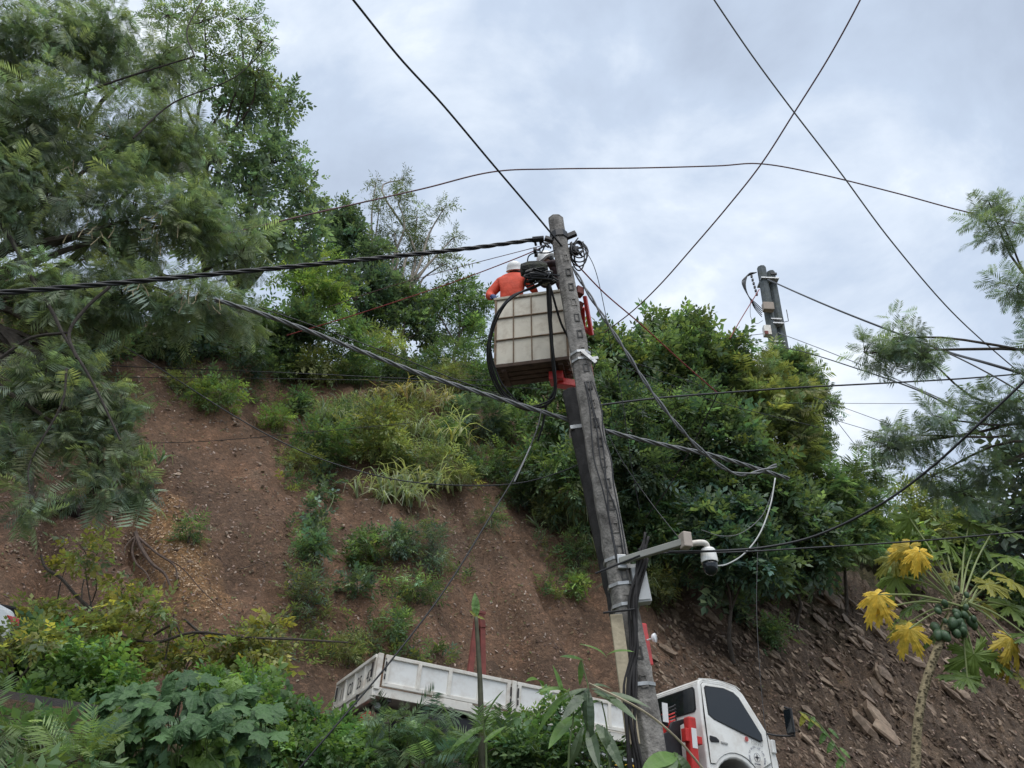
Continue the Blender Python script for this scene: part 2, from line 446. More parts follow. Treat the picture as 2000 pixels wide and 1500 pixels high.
truck = empty('bucket_truck', (2.68, 14.23, 1.03), 'white crane truck with drop-side bed, red boom and raised work basket on the road', 'truck')
cy_, sy_ = math.cos(YAW), math.sin(YAW); gp, gr = math.radians(3.9), math.radians(-1.0)
Rz = np.array([[cy_, -sy_, 0], [sy_, cy_, 0], [0, 0, 1]])
Ry = np.array([[math.cos(gp), 0, math.sin(gp)], [0, 1, 0], [-math.sin(gp), 0, math.cos(gp)]])
Rx = np.array([[1, 0, 0], [0, math.cos(gr), -math.sin(gr)], [0, math.sin(gr), math.cos(gr)]])
TR = Rz @ Ry @ Rx
TO = np.array([2.68, 14.23, 1.03])
truck.rotation_euler = Matrix(TR.tolist()).to_euler()
def tl(world_pt): return TR.T @ (np.asarray(world_pt) - TO)      # world point in truck coordinates
def arc(cx, cz, r, a0, a1, n=10):
    return [(cx + r * math.cos(math.radians(a0 + (a1 - a0) * i / n)), cz + r * math.sin(math.radians(a0 + (a1 - a0) * i / n))) for i in range(n + 1)]

def text_mesh(body, size, align='CENTER'):
    cu = bpy.data.curves.new('lettering', 'FONT'); cu.body = body; cu.size = size; cu.align_x = align; cu.align_y = 'CENTER'; cu.extrude = 0.0008
    o = bpy.data.objects.new('lettering', cu); C.objects.link(o)
    bpy.context.view_layer.update()
    me = bpy.data.meshes.new_from_object(o.evaluated_get(bpy.context.evaluated_depsgraph_get()))
    bpy.data.objects.remove(o); bpy.data.curves.remove(cu)
    return me
def lettering(body, size, pos, xdir, updir, material, parent, name='lettering', sx=1.0, bold=0.0):
    me = text_mesh(body, size)
    o = mesh_obj(name, me, material, parent)
    x = Vector(xdir).normalized(); u = Vector(updir).normalized(); n_ = x.cross(u)
    M = Matrix((x * sx, u, n_)).transposed().to_4x4(); M.translation = Vector(pos)
    o.matrix_local = M
    return o

def build_cab():
    outline = [(0.0, 0.62), (0.0, 1.98), (0.03, 2.09), (0.12, 2.15), (0.55, 2.175), (0.86, 2.14), (1.0, 2.04), (1.40, 1.46), (1.50, 1.22), (1.55, 1.02), (1.57, 0.55), (1.50, 0.42), (1.08, 0.42)]
    outline += arc(0.60, 0.46, 0.47, 0, 180, 12) + [(0.0, 0.46)]
    n = len(outline)
    mb = MB()
    # side section with tumblehome: wide at the belt line, narrower at the roof and at the front corners
    def half(x, z, inner):
        w = 0.85 - 0.09 * max(0, (z - 1.25)) / 0.9 - 0.05 * max(0, x - 1.2)
        return w - (0.07 if inner else 0)
    cx_, cz_ = 0.7, 1.3
    v = []
    for sgn in (-1, 1):
        for (x, z) in outline: v.append((x, sgn * half(x, z, 0), z))
    f = [tuple(range(n)), tuple(range(2 * n - 1, n - 1, -1))] + [(i, (i + 1) % n, (i + 1) % n + n, i + n) for i in range(n)]
    mb.add(v, f)
    cab = mb.build('cab', WHITE, truck, bevel=0.055, seg=4)
    cab.data.polygons.foreach_set('use_smooth', np.ones(len(cab.data.polygons), bool))
    m = cab.modifiers.new('wn', 'WEIGHTED_NORMAL'); m.keep_sharp = False
    # roof gutter and rear corner pressing
    MB().tube([(0.02, -0.775, 2.12), (0.4, -0.77, 2.165), (0.8, -0.77, 2.14), (0.93, -0.78, 2.09)], 0.008, 6, 3).tube([(0.005, -0.76, 2.07), (0.005, 0.76, 2.07)], 0.007, 6).build('roof_gutter', WHITE, cab)
    for sgn in (-1, 1):
        def yy(x, z, off): return sgn * (half(x, z, 0) + off)
        door = [(0.06, 0.80), (0.05, 1.5), (0.07, 2.03), (0.12, 2.075), (0.55, 2.095), (0.80, 2.06), (0.93, 1.98), (1.30, 1.42), (1.36, 1.25), (1.37, 0.98)] + arc(0.60, 0.46, 0.56, 38, 142, 8)
        win = [(0.13, 1.55), (0.13, 1.97), (0.17, 2.01), (0.55, 2.035), (0.76, 2.0), (0.86, 1.93), (1.21, 1.41), (1.215, 1.31), (1.16, 1.29), (0.24, 1.49)]
        def plate(poly, off, th, name, m, par, bev):
            k = len(poly)
            vv = [(x, yy(x, z, off), z) for x, z in poly] + [(x, yy(x, z, off - th), z) for x, z in poly]
            ff = [tuple(range(k)), tuple(range(2 * k - 1, k - 1, -1))] + [(i, (i + 1) % k, (i + 1) % k + k, i + k) for i in range(k)]
            return MB().add(vv, ff).build(name, m, par, bevel=bev)
        seam = [(0.7 + (x - 0.7) * 1.009, 1.4 + (z - 1.4) * 1.008) for x, z in door]
        plate(seam, 0.0025, 0.05, 'door_seam', BLACK, cab, 0)
        dr = plate(door, 0.010, 0.05, 'door', WHITE, truck, 0.006)
        frame = [(0.66 + (x - 0.66) * 1.035, 1.66 + (z - 1.66) * 1.05) for x, z in win]
        plate(frame, 0.014, 0.05, 'window_rubber', BLACK, dr, 0.003)
        plate(win, 0.017, 0.05, 'window', GLASS, dr, 0)
        hd = [(0.08, 1.15), (0.09, 1.215), (0.21, 1.205), (0.265, 1.17), (0.27, 1.135), (0.10, 1.12)]
        plate(hd, 0.016, 0.03, 'handle', BLACK, dr, 0.004)
        MB().bar((0.30, yy(0.3, 1.14, 0.016), 1.145), (0.44, yy(0.44, 1.14, 0.016), 1.135), 0.012, 0.024).build('badge_strip', GREYINK, dr)
        if sgn == -1:
            yt = -0.8625
            lettering('HINO', 0.085, (1.09, yt, 1.235), (1, 0, -0.18), (0.05, 0, 1), GREYINK, dr, sx=1.25)
            MB().lathe([(0.040, 0), (0.040, 0.002), (0.030, 0.002), (0.030, 0)], (0.865, yt, 1.272), (0, -1, 0), 18).build('maker_badge', REDINK, dr)
            MB().bar((0.84, yt - 0.002, 1.272), (0.89, yt - 0.002, 1.272), 0.002, 0.012).build('maker_badge', REDINK, dr)
            # utility emblem: star in a ring with lettering round it
            ex, ez = 1.05, 1.015
            star = []
            for k in range(8):
                a = math.radians(90 + 45 * k); r = 0.062 if k % 2 == 0 else 0.016
                star.append((ex + r * math.cos(a), ez + r * math.sin(a)))
            MB().prism(star, yt - 0.002, yt, 1).build('emblem_star', INK, dr)
            ring = MB(); th = np.linspace(0, 2 * math.pi, 33)
            ring.tube([(ex + 0.066 * math.cos(a), yt, ez + 0.066 * math.sin(a)) for a in th], 0.0022, 4)
            ring.build('emblem_ring', NAVY, dr)
            s_txt = 'CÔNG TY ĐIỆN LỰC CAO BẰNG'
            for i, ch in enumerate(s_txt):
                if ch == ' ': continue
                a = math.radians(205 - 230 * i / (len(s_txt) - 1))
                lettering(ch, 0.042, (ex + 0.165 * math.cos(a), yt, ez - 0.01 + 0.165 * math.sin(a)), (math.sin(a), 0, -math.cos(a)), (math.cos(a), 0, math.sin(a)), NAVY, dr, bold=1)
            lettering('EVNNPC', 0.036, (ex, yt, ez - 0.105), (1, 0, 0), (0, 0, 1), NAVY, dr)
            lettering('CAOBANG', 0.022, (ex, yt, ez - 0.14), (1, 0, 0), (0, 0, 1), GREYINK, dr)
    # rear window
    rw = [(-0.62, 1.62), (-0.66, 1.66), (-0.66, 1.95), (-0.62, 1.99), (0.62, 1.99), (0.66, 1.95), (0.66, 1.66), (0.62, 1.62)]
    MB().prism([(y * 1.03, 1.8 + (z - 1.8) * 1.1) for y, z in rw], -0.012, 0.02, 0).build('rear_window_rubber', BLACK, cab)
    MB().prism(rw, -0.016, 0.02, 0).build('rear_window', GLASS, truck)
    ws = [(-0.70, 1.01, 2.02), (0.70, 1.01, 2.02), (0.74, 1.395, 1.47), (-0.74, 1.395, 1.47)]
    nrm = np.array([0.82, 0, 0.57]); vv = []
    for k in (0.012, -0.03):
        for (y, x, z) in ws: vv.append(np.array([x, y, z]) + nrm * k)
    MB().add(vv, [(0, 1, 2, 3), (7, 6, 5, 4), (0, 4, 5, 1), (1, 5, 6, 2), (2, 6, 7, 3), (3, 7, 4, 0)]).build('windscreen', GLASS, truck)
    MB().box((1.56, 0, 0.95), (0.04, 1.3, 0.22)).build('grille', BLACK, truck, bevel=0.01)
    MB().box((1.56, 0, 0.50), (0.16, 1.66, 0.22)).build('bumper', WHITE, truck, bevel=0.03)
    for sgn in (-1, 1):
        MB().box((1.50, sgn * 0.74, 0.80), (0.16, 0.20, 0.22)).build('headlight', LENS, truck, bevel=0.04)
        MB().box((1.46, sgn * 0.845, 1.24), (0.09, 0.05, 0.22)).build('corner_lamp', WHITE, truck, bevel=0.02)
        mr = MB().box((1.66, sgn * 1.10, 1.63), (0.05, 0.18, 0.42)).build('mirror', BLACK, truck, bevel=0.025)
        MB().box((1.632, sgn * 1.10, 1.63), (0.004, 0.15, 0.37)).build('mirror_glass', GLASS, mr)
        MB().tube([(1.38, sgn * 0.82, 1.44), (1.48, sgn * 0.95, 1.40), (1.68, sgn * 1.12, 1.40), (1.70, sgn * 1.12, 1.45), (1.70, sgn * 1.12, 1.80), (1.62, sgn * 1.06, 1.86)], 0.016, 6, 3).build('mirror_arm', BLACK, mr)
build_cab()

def wheel(x, y, r=0.385, w=0.22, parent=truck):
    t = MB(); prof = [(r * 0.6, -w / 2), (r * 0.93, -w / 2), (r, -w / 2 + 0.03), (r, w / 2 - 0.03), (r * 0.93, w / 2), (r * 0.6, w / 2)]
    t.lathe(prof, (x, y, r), (0, 1, 0), 28); o = t.build('wheel', RUBBER, parent, shade=False)
    sg = 1 if y > 0 else -1
    MB().lathe([(r * 0.6, -0.02), (r * 0.58, 0.02), (r * 0.3, 0.05), (r * 0.28, 0.09), (0.02, 0.10)], (x, y + sg * (w / 2 - 0.08), r), (0, sg, 0), 20).build('rim', STEEL, o)
    return o
for x_ in (0.60, -3.25):
    for sg in (-1, 1):
        wheel(x_, sg * 0.76)
        if x_ < 0: wheel(x_, sg * 0.50)
ch = MB()
for sg in (-1, 1): ch.bar((-5.6, sg * 0.38, 0.72), (1.2, sg * 0.38, 0.62), 0.07, 0.2)
for x_ in (-5.3, -4.2, -3.25, -2.2, -1.2, -0.4, 0.6): ch.bar((x_, -0.4, 0.68), (x_, 0.4, 0.68), 0.09, 0.12)
ch.bar((-3.25, -0.75, 0.385), (-3.25, 0.75, 0.385), 0.12, 0.12); ch.bar((0.6, -0.75, 0.385), (0.6, 0.75, 0.385), 0.1, 0.1)
ch.build('chassis', CHASSIS, truck)
MB().box((-1.9, -0.66, 0.60), (0.75, 0.36, 0.34)).build('battery_box', BLACK, truck, bevel=0.02)
MB().box((-4.55, -0.70, 0.62), (0.8, 0.30, 0.36)).build('tool_box', BLACK, truck, bevel=0.02)
for x0 in (-2.45, -3.95):
    MB().box((x0, -0.76, 0.62), (0.02, 0.30, 0.40)).build('mud_flap', RUBBER, truck)
gd = MB()
for z_ in (0.45, 0.62): gd.bar((-2.7, -0.92, z_), (-1.0, -0.92, z_), 0.025, 0.05)
for x_ in (-2.6, -1.1): gd.bar((x_, -0.92, 0.40), (x_, -0.92, 0.86), 0.03, 0.03)
gd.build('side_guard', STEEL, truck)
MB().bar((-2.3, -0.93, 0.53), (-1.5, -0.93, 0.53), 0.01, 0.05).build('reflector_strip', YELLOWP, truck)
# bed
XR, XF, HB, ZF = -5.70, -1.35, 0.415, 0.98
bed = MB().box(((XR + XF) / 2, 0, ZF - 0.05), (XF - XR, 1.84, 0.08)).build('bed_floor', CREAM, truck, bevel=0.006)
sk = MB()
for sg in (-1, 1):
    sk.box(((XR + XF) / 2, sg * 0.905, ZF - 0.075), (XF - XR - 0.02, 0.04, 0.11))
    for k in range(2): sk.box((XR + 1.15 + 1.95 * k, sg * 0.935, ZF - 0.06), (0.62, 0.03, 0.115))
sk.build('bed_skirt', CREAM, truck, bevel=0.006)
for k in range(7): MB().bar((XR + 0.25 + 0.64 * k, -0.9, ZF - 0.13), (XR + 0.25 + 0.64 * k, 0.9, ZF - 0.13), 0.06, 0.08).build('cross_member', CHASSIS, bed)
def drop_side(xa, xb, sg, nrib):
    y = sg * 0.93
    p = MB().box(((xa + xb) / 2, y - sg * 0.012, ZF + HB / 2 + 0.01), (xb - xa - 0.02, 0.012, HB - 0.03)).build('drop_side', WHITE, truck)
    r = MB()
    r.box(((xa + xb) / 2, y, ZF + HB - 0.02), (xb - xa - 0.014, 0.045, 0.05)); r.box(((xa + xb) / 2, y, ZF + 0.03), (xb - xa - 0.014, 0.04, 0.055))
    r.build('rail', CREAM, p, bevel=0.006)
    for i in range(nrib + 1):
        xx = xa + 0.05 + (xb - xa - 0.1) * i / nrib
        MB().box((xx, y + sg * 0.004, ZF + HB / 2), (0.055, 0.04, HB - 0.07)).build('rib', CREAM, p, bevel=0.006)
    for xx in (xa + 0.02, xb - 0.02):
        MB().box((xx, y + sg * 0.03, ZF + HB * 0.62), (0.02, 0.018, 0.13)).box((xx, y + sg * 0.032, ZF + HB * 0.3), (0.016, 0.016, 0.07)).build('latch', CHASSIS, p)
for sg in (-1, 1):
    drop_side(XR + 0.10, -3.63, sg, 4 if sg == -1 else 4); drop_side(-3.55, XF, sg, 4)
    for xx in (XR + 0.035, -3.59, XF + 0.03):
        MB().box((xx, sg * 0.925, ZF + HB / 2 - 0.02), (0.075, 0.055, HB + 0.06)).build('corner_post', CREAM, truck, bevel=0.008)
tg = MB().box((XR + 0.02, 0, ZF + HB / 2 + 0.005), (0.012, 1.74, HB - 0.05)).build('tailgate', CREAM, truck)
MB().box((XR, 0, ZF + HB - 0.02), (0.05, 1.76, 0.05)).box((XR, 0, ZF + 0.02), (0.045, 1.76, 0.05)).build('rail', CREAM, tg, bevel=0.006)
ribs_y = [-0.86, -0.43, 0.0, 0.43, 0.86]
for yy_ in ribs_y: MB().box((XR + 0.006, yy_, ZF + HB / 2), (0.03, 0.045, HB - 0.07)).build('rib', CREAM, tg, bevel=0.006)
for sg in (-1, 1): MB().box((XR - 0.02, sg * 0.80, ZF + HB * 0.55), (0.02, 0.03, 0.2)).build('latch', CHASSIS, tg)
for body, yy_ in (('42', -0.60), ('25', -0.19), ('C0', 0.22), ('11', 0.60)):
    lettering(body, 0.235, (XR + 0.012, yy_, ZF + 0.185), (0, -1, 0), (0, 0, 1), INK, tg, sx=0.85)
MB().box((XR + 0.02, 0, ZF - 0.10), (0.06, 1.84, 0.14)).build('rear_sill', CREAM, truck, bevel=0.008)
for yy_ in (-0.30, 0.30): MB().box((XR - 0.005, yy_, ZF - 0.06), (0.05, 0.05, 0.12)).build('hinge', CHASSIS, tg)
MB().box((XR + 0.10, 0, 0.62), (0.1, 1.5, 0.14)).build('rear_bumper', RUST, truck, bevel=0.01)
MB().lathe([(0.045, 0), (0.045, 0.10), (0.03, 0.10)], (XR + 0.16, -0.62, 0.78), (0, -1, 0), 14).build('pipe_end', STEEL, truck)
for sg in (-1, 1): MB().box((XR + 0.03, sg * 0.66, 0.62), (0.05, 0.3, 0.12)).build('tail_lamp', REDLENS, truck, bevel=0.01)
hb = MB().box((XF + 0.0, 0, ZF + 0.35), (0.05, 1.8, 0.7)).build('headboard', CREAM, truck, bevel=0.01)
# boom rest on the bed
for (a, b) in (((-3.93, 0.0, ZF), (-3.84, 0.0, 2.60)), ((-3.60, 0.0, ZF), (-3.74, 0.0, 2.42)), ):
    MB().bar(a, b, 0.07, 0.09, (1, 0, 0)).build('boom_rest_post', RUST, truck, bevel=0.006)
MB().bar((-3.74, 0.0, 2.42), (-3.80, 0.0, 2.66), 0.10, 0.10, (1, 0, 0)).bar((-3.95, 0, 2.64), (-3.72, 0, 2.66), 0.12, 0.05).build('boom_rest_cradle', RUST, truck, bevel=0.006)
# crane: base, valve bank, outriggers, column, boom
MB().box((-0.55, 0, 0.95), (0.62, 0.7, 0.5)).build('crane_base', CHASSIS, truck, bevel=0.03)
for sg in (-1, 1):
    og = MB().box((-0.26, sg * 0.80, 1.02), (0.16, 0.15, 0.86)).build('outrigger', RED, truck, bevel=0.03)
    MB().box((-0.255, sg * 0.878, 1.12), (0.10, 0.004, 0.30)).build('label_plate', PAPER, og)
    MB().box((-0.13, sg * 0.80, 1.11), (0.12, 0.10, 0.12)).box((-0.37, sg * 0.80, 1.16), (0.08, 0.12, 0.2)).build('outrigger_lug', RED, og, bevel=0.01)
    MB().lathe([(0.05, 0), (0.05, 0.6), (0.12, 0.6), (0.13, 0.64)], (-0.26, sg * 0.80, 0.66), (0, 0, -1), 14).build('jack_leg', STEEL, og)
    pl = [(-0.95, 0.72), (-0.95, 1.02), (-0.62, 1.20), (-0.52, 1.36), (-0.24, 1.46), (-0.23, 1.40), (-0.36, 1.33), (-0.36, 0.70)]
    MB().prism(pl, sg * 0.62, sg * 0.68, 1).build('guard_plate', BLACK, truck, bevel=0.008)
MB().prism([(-0.75, 1.0), (-0.72, 1.28), (-0.50, 1.45), (-0.30, 1.40), (-0.28, 1.0)], -0.52, -0.36, 1).build('valve_cover', RED, truck, bevel=0.02)
for k in range(5):
    vb = MB().tube([(-0.55, -0.45, 1.40 + 0.055 * k), (-0.42, -0.47, 1.41 + 0.055 * k), (-0.30, -0.48, 1.46 + 0.055 * k)], 0.013, 6, 3).build('lever', RED if k < 3 else BLACK, truck)
    MB().lathe([(0.002, -0.022), (0.016, -0.015), (0.022, 0), (0.016, 0.015), (0.002, 0.022)], (-0.285, -0.48, 1.47 + 0.055 * k), (0, 0, 1), 10).build('knob', BLACK, vb, shade=True)
MB().box((-0.56, -0.56, 1.52), (0.11, 0.01, 0.30)).build('notice_plate', PAPER, truck)
MB().box((-0.60, -0.50, 1.40), (0.24, 0.05, 0.16)).build('control_box', BLACK, truck, bevel=0.01)
MB().lathe([(0.20, 0), (0.19, 0.5), (0.16, 1.1), (0.15, 1.25)], (-0.55, 0, 1.15), (0, 0, 1), 16).build('column', WHITE, truck, shade=False)
# basket frame in world space first, then into truck coordinates
BA = P(967, 714, 10.95); BB = P(1110, 698, 10.77)
bx_ = BB - BA; bx_[2] = 0; BW = np.linalg.norm(bx_); bx_ /= BW; by_ = np.array([-bx_[1], bx_[0], 0])
elbow = tl(P(1226, 1196, 13.6)); knee = tl(P(1138, 692, 11.3)); col_top = np.array([-0.55, 0, 2.35])
b1 = MB().bar(col_top + (0, 0, -0.1), elbow, 0.22, 0.20); b1.build('lower_boom', WHITE, truck, bevel=0.02)
MB().bar(tl(P(1266, 1300, 13.6)), tl(P(1252, 1218, 13.9)), 0.13, 0.20).bar(tl(P(1262, 1268, 13.65)), tl(P(1270, 1330, 13.4)), 0.06, 0.07).build('lift_cylinder', RED, truck, bevel=0.02)
lp = tl(P(1277, 1246, 13.7)); MB().lathe([(0.02, -0.05), (0.07, -0.02), (0.085, 0.03), (0.08, 0.035)], lp, (0.5, -0.8, 0), 14).build('work_lamp', LENS, truck, shade=True)
MB().tube([lp, lp + np.array([-0.12, 0.05, -0.05])], 0.012, 6).build('lamp_bracket', STEEL, truck)
basket_mid = (BA + BB) / 2 + by_ * 0.38
arm_end = tl(basket_mid + np.array([0.30, 0.25, -0.16]))
MB().bar(elbow, knee, 0.20, 0.17).build('upper_boom', RED, truck, bevel=0.02)
MB().bar(tl(P(1146, 745, 11.6)), tl(P(1200, 1040, 13.0)), 0.10, 0.10).build('boom_cylinder', STEEL, truck, bevel=0.01)
MB().bar(knee, tl(P(1134, 600, 11.15)), 0.12, 0.12).bar(tl(P(1156, 655, 11.0)), tl(P(1142, 578, 11.0)), 0.05, 0.10).bar(tl(P(1140, 640, 11.05)), tl(P(1156, 652, 11.0)), 0.06, 0.06).build('basket_link', RED, truck, bevel=0.012)
MB().bar(tl(P(1135, 590, 11.0)), tl(P(1112, 640, 10.95)), 0.08, 0.08).box(tl(P(1131, 570, 11.0)), (0.11, 0.11, 0.14)).build('basket_mount', RUST, truck, bevel=0.01)
MB().bar(tl(BA * 0.2 + BB * 0.8 + by_ * 0.3 + (0, 0, -0.20)), tl(BB + bx_ * 0.06 + by_ * 0.4 + (0, 0, -0.22)), 0.12, 0.12).bar(tl(BB + bx_ * 0.06 + by_ * 0.4 + (0, 0, -0.22)), knee, 0.08, 0.08).build('basket_arm', RED, truck, bevel=0.01)
# work basket with riveted panels
BH, BD = 1.20, 0.44
BR = np.stack([bx_, by_, (0, 0, 1)], 1)
def bk(a, b, c): return tl(BA + BR @ np.array([a, b, c]))
BRL = TR.T @ BR
PANEL = mat('weathered_fibreglass', (0.68, 0.63, 0.52), 0.6, noise=0.08, nscale=4, dirt=(0.27, 0.19, 0.11), dscale=3.4, damt=0.6, bump=0.15, bscale=20)
BFRAME = mat('rusty_cream_frame', (0.42, 0.38, 0.30), 0.7, noise=0.15, nscale=8, dirt=(0.10, 0.055, 0.035), dscale=7, damt=0.95)
BDARK = mat('rusty_dark_frame', (0.085, 0.055, 0.04), 0.85, noise=0.3, nscale=9)
basket = MB().box(bk(BW / 2, BD / 2, 0.02), (BW - 0.01, BD - 0.01, 0.03), BRL).build('work_basket', BDARK, truck)
cols = [0.0, 0.255, 0.51, 0.765, 1.0]; rows = [0.0, 0.36, 0.70, 1.0]
for i in range(4):
    for j in range(3):
        w = (cols[i + 1] - cols[i]) * BW - 0.012; h = (rows[j + 1] - rows[j]) * BH - 0.012
        MB().box(bk((cols[i] + cols[i + 1]) / 2 * BW, 0.01, (rows[j] + rows[j + 1]) / 2 * BH), (w, 0.016, h), BRL).build('panel', PANEL, basket, bevel=0.003)
        MB().box(bk((cols[i] + cols[i + 1]) / 2 * BW, BD - 0.01, (rows[j] + rows[j + 1]) / 2 * BH), (w, 0.016, h), BRL).build('panel', PANEL, basket, bevel=0.003)
for i in range(2):
    for j in range(3):
        for xx in (0.0, BW):
            MB().box(bk(xx, BD * (0.25 + 0.5 * i), (rows[j] + rows[j + 1]) / 2 * BH), (0.016, BD / 2 - 0.012, (rows[j + 1] - rows[j]) * BH - 0.012), BRL).build('panel', PANEL, basket, bevel=0.003)
fr = MB()
for c in cols: fr.box(bk(c * BW, -0.004, BH / 2), (0.013, 0.03, BH), BRL)
for r_ in rows[1:3]: fr.box(bk(BW / 2, -0.006, r_ * BH), (BW, 0.03, 0.014), BRL)
for c in (0, 0.5, 1):
    for xx in (0.0, BW): fr.box(bk(xx, c * BD, BH / 2), (0.032, 0.032, BH), BRL)
    fr.box(bk(BW * c, BD, BH / 2), (0.03, 0.03, BH), BRL)
fr.build('frame', mat('basket_seam', (0.20, 0.14, 0.09), 0.75, noise=0.4, nscale=14), basket)
rl = MB()
for yy_ in (0.0, BD): rl.box(bk(BW / 2, yy_, BH + 0.02), (BW + 0.07, 0.05, 0.05), BRL)
for xx in (0.0, BW): rl.box(bk(xx, BD / 2, BH + 0.02), (0.05, BD, 0.05), BRL)
rl.build('top_rail', BFRAME, basket, bevel=0.008)
lo = MB()
for yy_ in (0.0, BD * 0.33, BD * 0.66, BD): lo.box(bk(BW / 2, yy_, -0.03), (BW + 0.02, 0.05, 0.06), BRL)
for k in range(4): lo.box(bk(BW / 2, BD * (0.125 + 0.25 * k), -0.055), (BW - 0.02, BD * 0.25 - 0.02, 0.03), BRL)
for xx in (0.12, BW - 0.12): lo.box(bk(xx, BD / 2, -0.085), (0.07, BD - 0.04, 0.04), BRL)
lo.build('base_frame', BDARK, basket, bevel=0.006)
MB().box(bk(BW * 0.80, BD * 0.6, -0.16), (0.2, 0.2, 0.14), BRL).build('rotator', RED, basket, bevel=0.01)

# ------------------------------------------------------------------ poles and pole hardware
CONC = mat('weathered_concrete', (0.25, 0.235, 0.215), 0.88, noise=0.3, nscale=9, dirt=(0.045, 0.040, 0.037), dscale=3.4, damt=0.95, bump=0.9, bscale=30)
CONC2 = mat('mossy_concrete', (0.10, 0.115, 0.12), 0.85, noise=0.25, nscale=7, dirt=(0.08, 0.09, 0.05), dscale=2, damt=0.7, bump=0.4, bscale=45)
WIRE = mat('black_cable', (0.02, 0.021, 0.023), 0.5, noise=0.2, nscale=6)
WIREG = mat('grey_cable', (0.16, 0.165, 0.17), 0.5, noise=0.15, nscale=6)
WIREW = mat('pale_cable', (0.42, 0.43, 0.42), 0.5, noise=0.25, nscale=9)
WIREB = mat('dusty_pink_cable', (0.16, 0.085, 0.09), 0.55, noise=0.15, nscale=6)
WIRER = mat('red_brown_cable', (0.30, 0.05, 0.05), 0.5, noise=0.2, nscale=4)
TIMBER = mat('weathered_timber', (0.42, 0.36, 0.25), 0.8, noise=0.2, nscale=5, dirt=(0.16, 0.13, 0.09), dscale=3, damt=0.7, bump=0.3, bscale=25)

DK = 0.92
def PK(x, y, d): return P(x, y, np.asarray(d, float) * DK)
PT = PK(1085, 428, 12.68); PB = PK(1296, 1600, 7.85)
PB = PB + (PB - PT) * 0.06
def on_pole(y, dx=0.0, front=0.0):
    """point beside the leaning pole's axis at picture height y; dx metres to the right, front metres towards the viewer"""
    lo_, hi_ = 0.0, 1.1
    for _ in range(50):
        m = (lo_ + hi_) / 2; q = PT + (PB - PT) * m
        yy = 750 - 1500 * (-q[1] * SP + q[2] * CP) / (q[1] * CP + q[2] * SP)
        if yy < y: lo_ = m
        else: hi_ = m
    q = PT + (PB - PT) * lo_
    return q + np.array([dx, -front, 0])
ax_p = (PT - PB) / np.linalg.norm(PT - PB)
pole = empty('utility_pole', PB, 'tall weathered concrete pole leaning left in front of the work basket', 'utility pole')
def pole_shaft(base, top, w0, w1, name, m, parent, notches=True):
    a = (top - base); L = np.linalg.norm(a); a /= L
    xx = np.cross((0, 1, 0), a); xx /= np.linalg.norm(xx); yy = np.cross(a, xx)
    R = np.stack([xx, yy, a], 1)
    mb = MB(); n = 40; v = []; k = 8
    for i in range(n + 1):
        w = w0 + (w1 - w0) * i / n
        c = 0.30 * w
        oct_ = [(-w / 2 + c, -w / 2), (w / 2 - c, -w / 2), (w / 2, -w / 2 + c), (w / 2, w / 2 - c), (w / 2 - c, w / 2), (-w / 2 + c, w / 2), (-w / 2, w / 2 - c), (-w / 2, -w / 2 + c)]
        for (p, q) in oct_:
            j = 0.006 * rng.normal()
            v.append(base + R @ np.array([p + j, q + j, L * i / n]))
    f = [(i * k + j, i * k + (j + 1) % k, (i + 1) * k + (j + 1) % k, (i + 1) * k + j) for i in range(n) for j in range(k)]
    f += [tuple(range(k))[::-1], tuple(n * k + j for j in range(k))]
    mb.add(v, f)
    o = mb.build(name, m, parent, origin=PB if parent is pole else None, bevel=0.012)
    return o, R, L, a
sh, PR, PL, PAX = pole_shaft(PB, PT, 0.30, 0.215, 'shaft', CONC, pole)
# moulded rungs: raised frames with a recessed dark pocket down the front face
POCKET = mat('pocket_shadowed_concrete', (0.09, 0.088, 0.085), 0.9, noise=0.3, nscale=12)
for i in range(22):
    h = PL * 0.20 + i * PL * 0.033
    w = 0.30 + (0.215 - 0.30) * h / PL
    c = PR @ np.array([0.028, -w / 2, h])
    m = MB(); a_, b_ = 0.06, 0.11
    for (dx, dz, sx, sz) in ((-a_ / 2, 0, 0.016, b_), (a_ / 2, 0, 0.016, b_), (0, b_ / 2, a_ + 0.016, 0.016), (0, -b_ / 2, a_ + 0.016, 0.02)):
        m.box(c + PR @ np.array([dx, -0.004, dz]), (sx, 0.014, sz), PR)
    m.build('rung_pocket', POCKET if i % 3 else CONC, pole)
def band(h, name='band', m=STEEL, dh=0.05, extra=0.014):
    w = 0.30 + (0.215 - 0.30) * h / PL + extra * 2; c = 0.3 * w
    oc = [(-w / 2 + c, -w / 2), (w / 2 - c, -w / 2), (w / 2, -w / 2 + c), (w / 2, w / 2 - c), (w / 2 - c, w / 2), (-w / 2 + c, w / 2), (-w / 2, w / 2 - c), (-w / 2, -w / 2 + c)]
    mb = MB().prism(oc, h, h + dh, 2); mb.v = [v @ PR.T for v in mb.v]
    return mb.build(name, m, pole)
def hpole(y):
    return float(np.dot(on_pole(y) - PB, PAX))
for y_ in (698, 712, 1100, 1150, 1190, 1345): band(hpole(y_), dh=0.035)
bk_ = band(hpole(470), 'top_clamp', BLACK, 0.12, 0.02)
MB().bar(on_pole(468, 0.02) - PB, on_pole(460, 0.26, 0.05) - PB, 0.06, 0.09).bar(on_pole(474, 0) - PB, on_pole(470, -0.22, 0.05) - PB, 0.07, 0.07).build('cable_bracket', BLACK, pole, bevel=0.01)
MB().bar(on_pole(700, 0.0, 0.17) - PB, on_pole(722, 0.16, 0.16) - PB, 0.03, 0.05).bar(on_pole(716, 0.10, 0.17) - PB, on_pole(712, 0.20, 0.15) - PB, 0.03, 0.04).build('strap_buckle', STEEL, pole)
